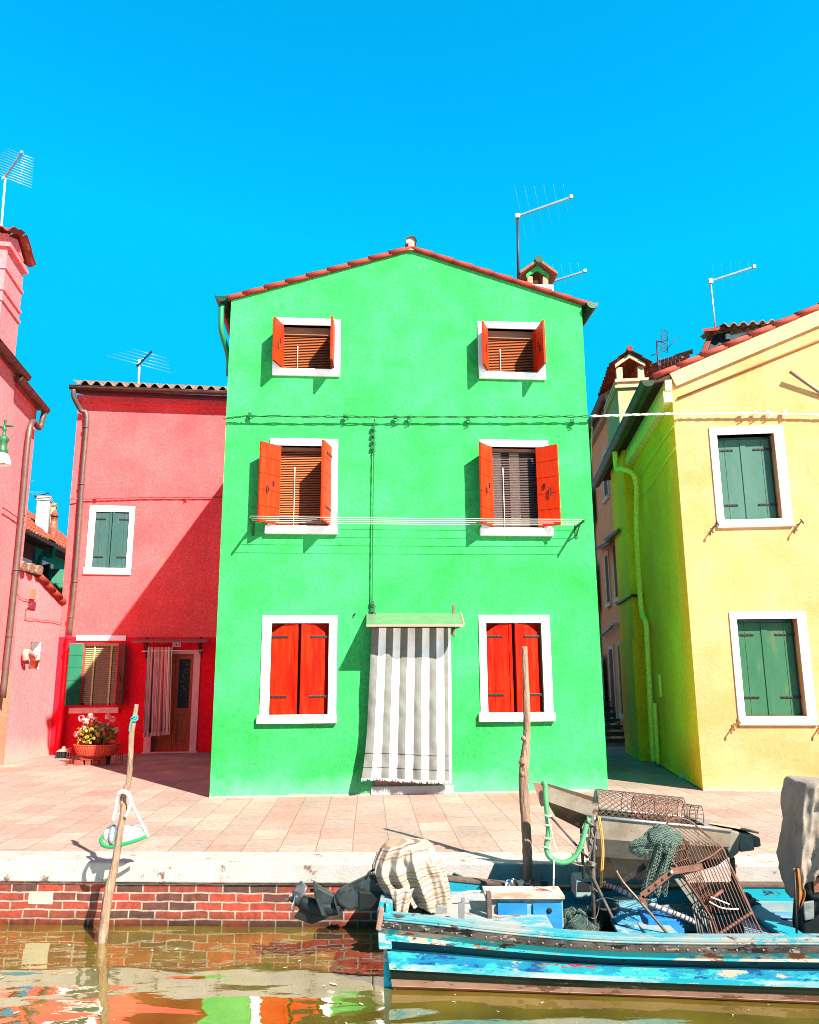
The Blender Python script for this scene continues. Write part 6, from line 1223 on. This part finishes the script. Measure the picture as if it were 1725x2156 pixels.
b.tube(smooth_path([g4(262, 310, 6.27), g4(300, 470, 6.26), g4(340, 540, 6.24)], 5), .0035, 5); b.tube([g4(292, 540, 6.25), g4(290, 700, 6.25)], .006, 5)
b.build('hose_ties', M_rope, hs)
for k, (m_, dx_) in enumerate(((mat('orange_cable', (.72, .28, .05), rough=.5), 0), (mat('yellow_cable', (.74, .48, .12), rough=.5), 9))):
    b = MB(); b.tube(smooth_path([g4(530+dx_, 306, 6.31), g4(537+dx_, 350, 6.29), g4(548+dx_, 430, 6.28), g4(552+dx_, 500, 6.27), g4(548+dx_, 580, 6.26), g4(542+dx_, 690, 6.25)], 6), .0058, 6); tag(b.build('cable', m_), ('orange' if k == 0 else 'yellow')+' electric cable hanging down the front of the steel chute', 'cable')
# dredge: bent rods on a rusty frame
dg = thing('clam_dredge', 'rusty clam dredge basket of bent iron rods leaning in the boat', 'dredge', g4(1300, 980, 5.95))
YB = 5.93; YTop = 6.2
def rod(pts, r=.0042, n='rod', m=None, par=dg):
    b = MB(); b.tube(smooth_path([g4(*q) for q in pts], 5) if len(pts) > 2 else [g4(*q) for q in pts], r, 6); return b.build(n, m or M_rust, par)
for k in range(13):                      # front face rods
    t = k/12; tx, ty = lerp(985, 1198, t), lerp(440, 470, t)-14*math.sin(math.pi*t); bx, by = lerp(1178, 1436, t), 984
    mx, my = lerp(1010, 1205, t)+lerp(110, 70, t), lerp(665, 610, t); mx, my = lerp(tx, bx, .42)+6, lerp(ty, by, .42)
    rod([(tx, ty, YTop), (mx, my, 6.04), (bx, by, YB)], .0038)
for k in range(10):                      # side face rods, to the left
    t = k/9; tx, ty = lerp(905, 985, t), lerp(512, 440, t); bx, by = lerp(1128, 1165, t), lerp(842, 760, t)
    rod([(tx, ty, lerp(6.02, YTop, t)), (bx, by, lerp(5.96, 6.1, t))], .0034)
for k in range(7):
    t = k/6; rod([(lerp(905, 1100, t), lerp(512, 800, t), 6.0), (lerp(985, 1150, min(1, t+.12)), lerp(440, 740, min(1, t+.12)), 6.14)], .003)
for k in range(9):                       # upper hoop wires
    t = k/8; rod([(lerp(880, 1010, t), lerp(372, 330, t), 6.22), (lerp(1000, 1195, t), lerp(470, 470, t), 6.2)], .003)
rod([(880, 376, 6.24), (915, 332, 6.24), (962, 314, 6.24), (1025, 330, 6.24), (1090, 380, 6.23), (1160, 440, 6.21), (1202, 475, 6.2), (1240, 560, 6.12), (1330, 760, 6.0), (1440, 984, YB)], .008, 'outer_frame')
rod([(905, 512, 6.02), (940, 478, 6.08), (985, 440, YTop)], .007, 'frame_bar'); rod([(905, 512, 6.0), (1000, 640, 5.98), (1135, 842, 5.95), (1180, 984, YB)], .008, 'frame_bar'); rod([(1060, 560, 5.98), (1140, 520, 6.1), (1200, 475, 6.2)], .006, 'frame_bar')
for k in range(12): t = k/11; b = MB(); c = g4(lerp(1180, 1350, t), lerp(945, 832, t), lerp(5.915, 5.97, t)); b.lathe(c, [(0, -.014), (.011, -.012), (.012, .012), (0, .014)], 8, axis=(1, .3, .5)); b.build('rod_clip', M_rust, dg)
rod([(1178, 948, 5.92), (1352, 830, 5.98)], .007, 'cross_bar'); rod([(1130, 760, 5.97), (1205, 705, 6.02)], .012, 'cross_bar')
rod([(1130, 765, 5.95), (1200, 800, 5.93), (1290, 806, 5.95)], .005, 'bent_rod', M_rope); rod([(1140, 740, 5.95), (1240, 780, 5.95)], .005, 'bent_rod', M_rope)
def strap(pts, w, name, holes=0, m=None, par=dg):
    b = MB(); P = [g4(*q) for q in pts]
    for a, c in zip(P, P[1:]): b.bar(a, c, w, .008, up=(0, -1, 0))
    if holes:
        for k in range(holes): c = lerp(P[0], P[1], .22+.2*k)+V((0, -.0055, 0)); b.lathe(c, [(0, .002), (.009, .002), (.010, 0)], 10, 1, axis=(0, -1, 0))
    return b.build(name, [m or M_rust, M_groove], par)
strap([(765, 735, 5.90), (945, 592, 5.90)], .040, 'flat_arm', 4); strap([(925, 602, 5.895), (1095, 575, 5.93)], .042, 'flat_arm')
b = MB(); b.lathe(g4(927, 606, 5.885), [(0, .012), (.012, .010), (.014, 0)], 6, axis=(0, -1, 0)); b.build('bolt', M_alu, dg)
strap([(765, 735, 5.90), (785, 790, 5.90)], .035, 'flat_arm'); strap([(655, 660, 6.05), (785, 572, 6.05)], .035, 'dark_arm', 0, M_iron)
rod([(628, 598, 5.96), (672, 668, 5.94), (780, 790, 5.90), (945, 985, 5.86)], .010, 'handle_pole', M_steelb)
for k in range(9):                        # ribbed tooth comb below
    x = 1048+k*14; rod([(x-6, lerp(790, 850, k/8), 6.03), (x+30, 984, 5.98)], .0065, 'tooth', mat('grey_tooth', (.22, .18, .15), (.36, .31, .27), 20, .6, metal=.3))
plate([(940, 640, 6.10), (985, 640, 6.10), (1140, 835, 6.05), (1110, 835, 6.05), (1050, 790, 6.06)], mat('grey_net_cloth', (.30, .27, .22), (.2, .18, .15), 30, .9), 'side_cloth', dg, th=.01)
# rope laid across the boat, white
b = MB(); P_ = smooth_path([g4(560, 672, 6.5), g4(620, 690, 6.4), g4(720, 735, 6.25), g4(860, 800, 6.12), g4(980, 845, 6.05), g4(1055, 878, 6.02)], 8)
b.tube(P_, .019, 10)
for k in range(22):
    c = P_[int(k*(len(P_)-1)/22)]; b.tube([c+V((.012*math.cos(t)+.008*math.sin(t), .021*math.cos(t), .021*math.sin(t))) for t in [2*math.pi*q/10 for q in range(11)]], .0045, 4, 1, caps=False)
tag(b.build('spar', [mat('grey_white_spar', (.74, .68, .64), (.5, .44, .42), 8, .6), mat('dark_twine', (.12, .08, .08))]), 'pale round spar bound with dark twine slanting across the boat', 'spar')
# green net: bundled head and hanging tail
nt_ = thing('fishing_net', 'dark green fishing net bundled over the dredge with loose tail hanging', 'net', g4(850, 560, 6.05))
M_net = mat('dark_net', (.035, .065, .055), (.07, .115, .09), 40, .9, .9, 90, bdist=.02); M_tw = mat('green_twine', (.16, .24, .19), (.26, .34, .27), 30, .9)
cx_, ax2 = [], []
spine = [(708, 492, 6.04), (730, 478, 6.02), (775, 462, 6.0), (820, 432, 5.99), (870, 418, 5.98), (920, 420, 6.0), (965, 438, 6.04)]; rad = [.018, .045, .052, .075, .082, .07, .035]
P_ = smooth_path([g4(*q) for q in spine], 7); rs = []; n_ = len(P_)
for i in range(n_): t = i/(n_-1)*6; k = min(int(t), 5); rs.append(lerp(rad[k], rad[k+1], t-k))
def npt(i, a):
    d = (P_[min(i+1, n_-1)]-P_[max(i-1, 0)]).normalized(); x = d.cross(V((0, 0, 1))).normalized(); y = x.cross(d)
    o_ = x*math.cos(a)+y*math.sin(a); q = P_[i]+o_*rs[i]; f_ = 1+.32*noise.noise(q*14)+.22*noise.noise(q*33)-.25*max(0, math.sin(a*3+i*.12))**3
    return P_[i]+V((o_.x, o_.y, o_.z*(1.15 if o_.z < 0 else 1)))*rs[i]*f_
b = MB(); b.grid([[npt(i, 2*math.pi*k/28) for k in range(28)] for i in range(n_)], cu=True); b.face([npt(0, 2*math.pi*k/28) for k in range(28)]); b.face([npt(n_-1, 2*math.pi*k/28) for k in range(28)]); b.build('bundle', M_net, nt_)
b = MB()
for k in range(30):
    a0 = 2*math.pi*k/30
    for sg in (-1, 1): b.tube([lerp(P_[i], npt(i, a0+sg*3.6*i/n_), 1.03) for i in range(n_)], .0017, 4, caps=False)
b.build('bundle_mesh', M_tw, nt_)
# hanging tail: a diamond net surface
rows = []; NR, NC = 30, 24
for i in range(NR+1):
    t = i/NR; xl = lerp(835, 765, t**.7)+8*math.sin(t*6); xr = lerp(960, 905, t)+6*math.sin(t*5+1); y = lerp(450, 732, t)
    rows.append([g4(lerp(xl, xr, j/NC), y+14*math.sin(j*.9)*t-10*(1-abs(2*j/NC-1))*(1-t), lerp(5.92, 5.97, t)+.028*math.sin(j*.6+t*3)+.010*math.sin(j*2.3-t*5)) for j in range(NC+1)])
b = MB()
for i in range(NR):
    for j in range(NC):
        if (i+j) % 2 == 0: b.tube([rows[i][j], rows[i+1][j+1]], .0019, 4, caps=False)
        else: b.tube([rows[i][j+1], rows[i+1][j]], .0019, 4, caps=False)
b.build('hanging_net', M_tw, nt_)
b = MB(); b.grid([[p+V((0, .035, 0)) for p in r[2:22]] for r in rows[:19]]); b.build('folded_layer', M_net, nt_, solid=.01, shade=True)
# rope coils and clutter on the deck
b = MB(); o3 = lambda x, y, Y=6.5: atY(*z3(x, y), Y)
b.tube(smooth_path([o3(1245, 700, 6.4), o3(1300, 688, 6.4), o3(1370, 690, 6.4), o3(1440, 712, 6.42), o3(1500, 728, 6.5), o3(1530, 690, 6.6), o3(1545, 640, 6.75), o3(1560, 612, 6.8)], 6), .010, 7)
b.tube(smooth_path([o3(1512, 730, 6.55), o3(1520, 640, 6.6), o3(1535, 618, 6.62), o3(1548, 650, 6.6), o3(1550, 720, 6.55)], 6), .011, 7); b.tube(smooth_path([o3(1520, 660, 6.55), o3(1545, 690, 6.53), o3(1525, 720, 6.52)], 5), .010, 7)
tag(b.build('mooring_rope', M_rope), 'pale mooring rope lying over the locker and far gunwale', 'rope')
eb = thing('engine_box', 'small box with dark window frame standing behind the locker', 'box', g4(450, 740, 6.6))
b = MB(); P4 = [g4(410, 745, 6.58), g4(500, 745, 6.58), g4(498, 640, 6.58), g4(412, 640, 6.58)]; b.hexa([P4[0], P4[1], P4[1]+V((0, .2, 0)), P4[0]+V((0, .2, 0)), P4[3], P4[2], P4[2]+V((0, .2, 0)), P4[3]+V((0, .2, 0))]); b.build('box_body', M_inner2, eb, bevel=.01)
b = MB(); P4 = [g4(420, 712, 6.575), g4(492, 712, 6.575), g4(490, 660, 6.575), g4(422, 660, 6.575)]; b.prism(P4, (0, .01, 0)); b.build('window', M_dark, eb)
for xa_, xb_3 in ((90, 120), (215, 245)):
    b = MB(); b.prism([g4(xa_, 655, 6.84), g4(xa_+40, 655, 6.84), g4(xb_3+25, 705, 6.8), g4(xb_3-5, 705, 6.8)], (0, .04, 0)); b.build('knee', mat('dark_rib', (.03, .05, .05), (.06, .08, .08), 8), boat)
for xa_, xb_3 in ((0, 75), (140, 235)):
    b = MB(); P4 = [g4(xa_, 725, 6.72), g4(xb_3, 725, 6.72), g4(xb_3-8, 706, 6.72), g4(xa_+8, 706, 6.72)]; b.prism(P4, (0, .12, 0)); b.build('seat_block', M_inner, boat, bevel=.01)
b = MB(); b.tube(smooth_path([o3(1565, 605, 6.9), o3(1600, 640, 6.88), o3(1660, 650, 6.88), o3(1690, 612, 6.9)], 5), .007, 6); b.tube(smooth_path([o3(1600, 610, 6.9), o3(1650, 660, 6.86), o3(1712, 705, 6.8)], 5), .010, 6); tag(b.build('mooring_line', M_wire), 'dark mooring line draped along the far gunwale near the pole', 'rope')

def heap(name, c, rx, ry, rz, m, mt, lab, cat, seed, nline=26):
    t = thing(name, lab, cat, c); rn = random.Random(seed); NU, NV = 30, 14; b = MB()
    def P(i, j):
        a = 2*math.pi*i/NU; e = math.pi/2*j/NV; d = V((math.cos(a)*math.cos(e), math.sin(a)*math.cos(e), math.sin(e))); k = 1+.35*noise.noise(d*2.2+V((seed, 0, 0)))+.18*noise.noise(d*6+V((0, seed, 0))); return c+V((d.x*rx, d.y*ry, d.z*rz))*k
    b.grid([[P(i, j) for i in range(NU)] for j in range(NV+1)], cu=True); b.build('bundle', m, t)
    b = MB()
    for k in range(nline):
        a = rn.uniform(0, NU); sl = rn.uniform(-14, 14); b.tube([P(a+sl*q/10, NV*.95*q/10)+V((0, 0, .004)) for q in range(11)], .0028, 4, caps=False)
    b.build('twine', mt, t); return t
heap('net_heap', g4(420, 925, 6.30), .17, .22, .13, M_net, mat('dark_twine_net', (.10, .14, .13), (.2, .24, .2), 30, .9), 'dark heap of netting lying in the boat behind the locker', 'net', 3)
heap('net_heap', g4(1240, 800, 6.55), .20, .16, .16, mat('brown_net', (.12, .08, .06), (.2, .14, .1), 40, .9, .9, 90), mat('tan_twine', (.34, .24, .17), (.22, .15, .1), 30, .9), 'brown heap of netting behind the dredge basket rods', 'net', 8)
bk = thing('bucket', 'scuffed black bucket standing on the boat floor beside the dark post', 'bucket', g4(575, 930, 6.3))
b = MB(); b.lathe(g4(575, 930, 6.3), [(0, 0), (.075, 0), (.095, .17), (.102, .17), (.102, .185), (.09, .185), (.072, .01)], 20); b.build('pail', mat('black_plastic', (.03, .035, .04), (.07, .08, .08), 14, .5), bk)
b = MB(); c = g4(575, 930, 6.3)+V((0, 0, .18)); b.tube([c+V((math.cos(t)*.1, -.03-.03*math.sin(t), math.sin(t)*.07)) for t in [math.pi*k/12 for k in range(13)]], .003, 5); b.build('handle', M_alu, bk)
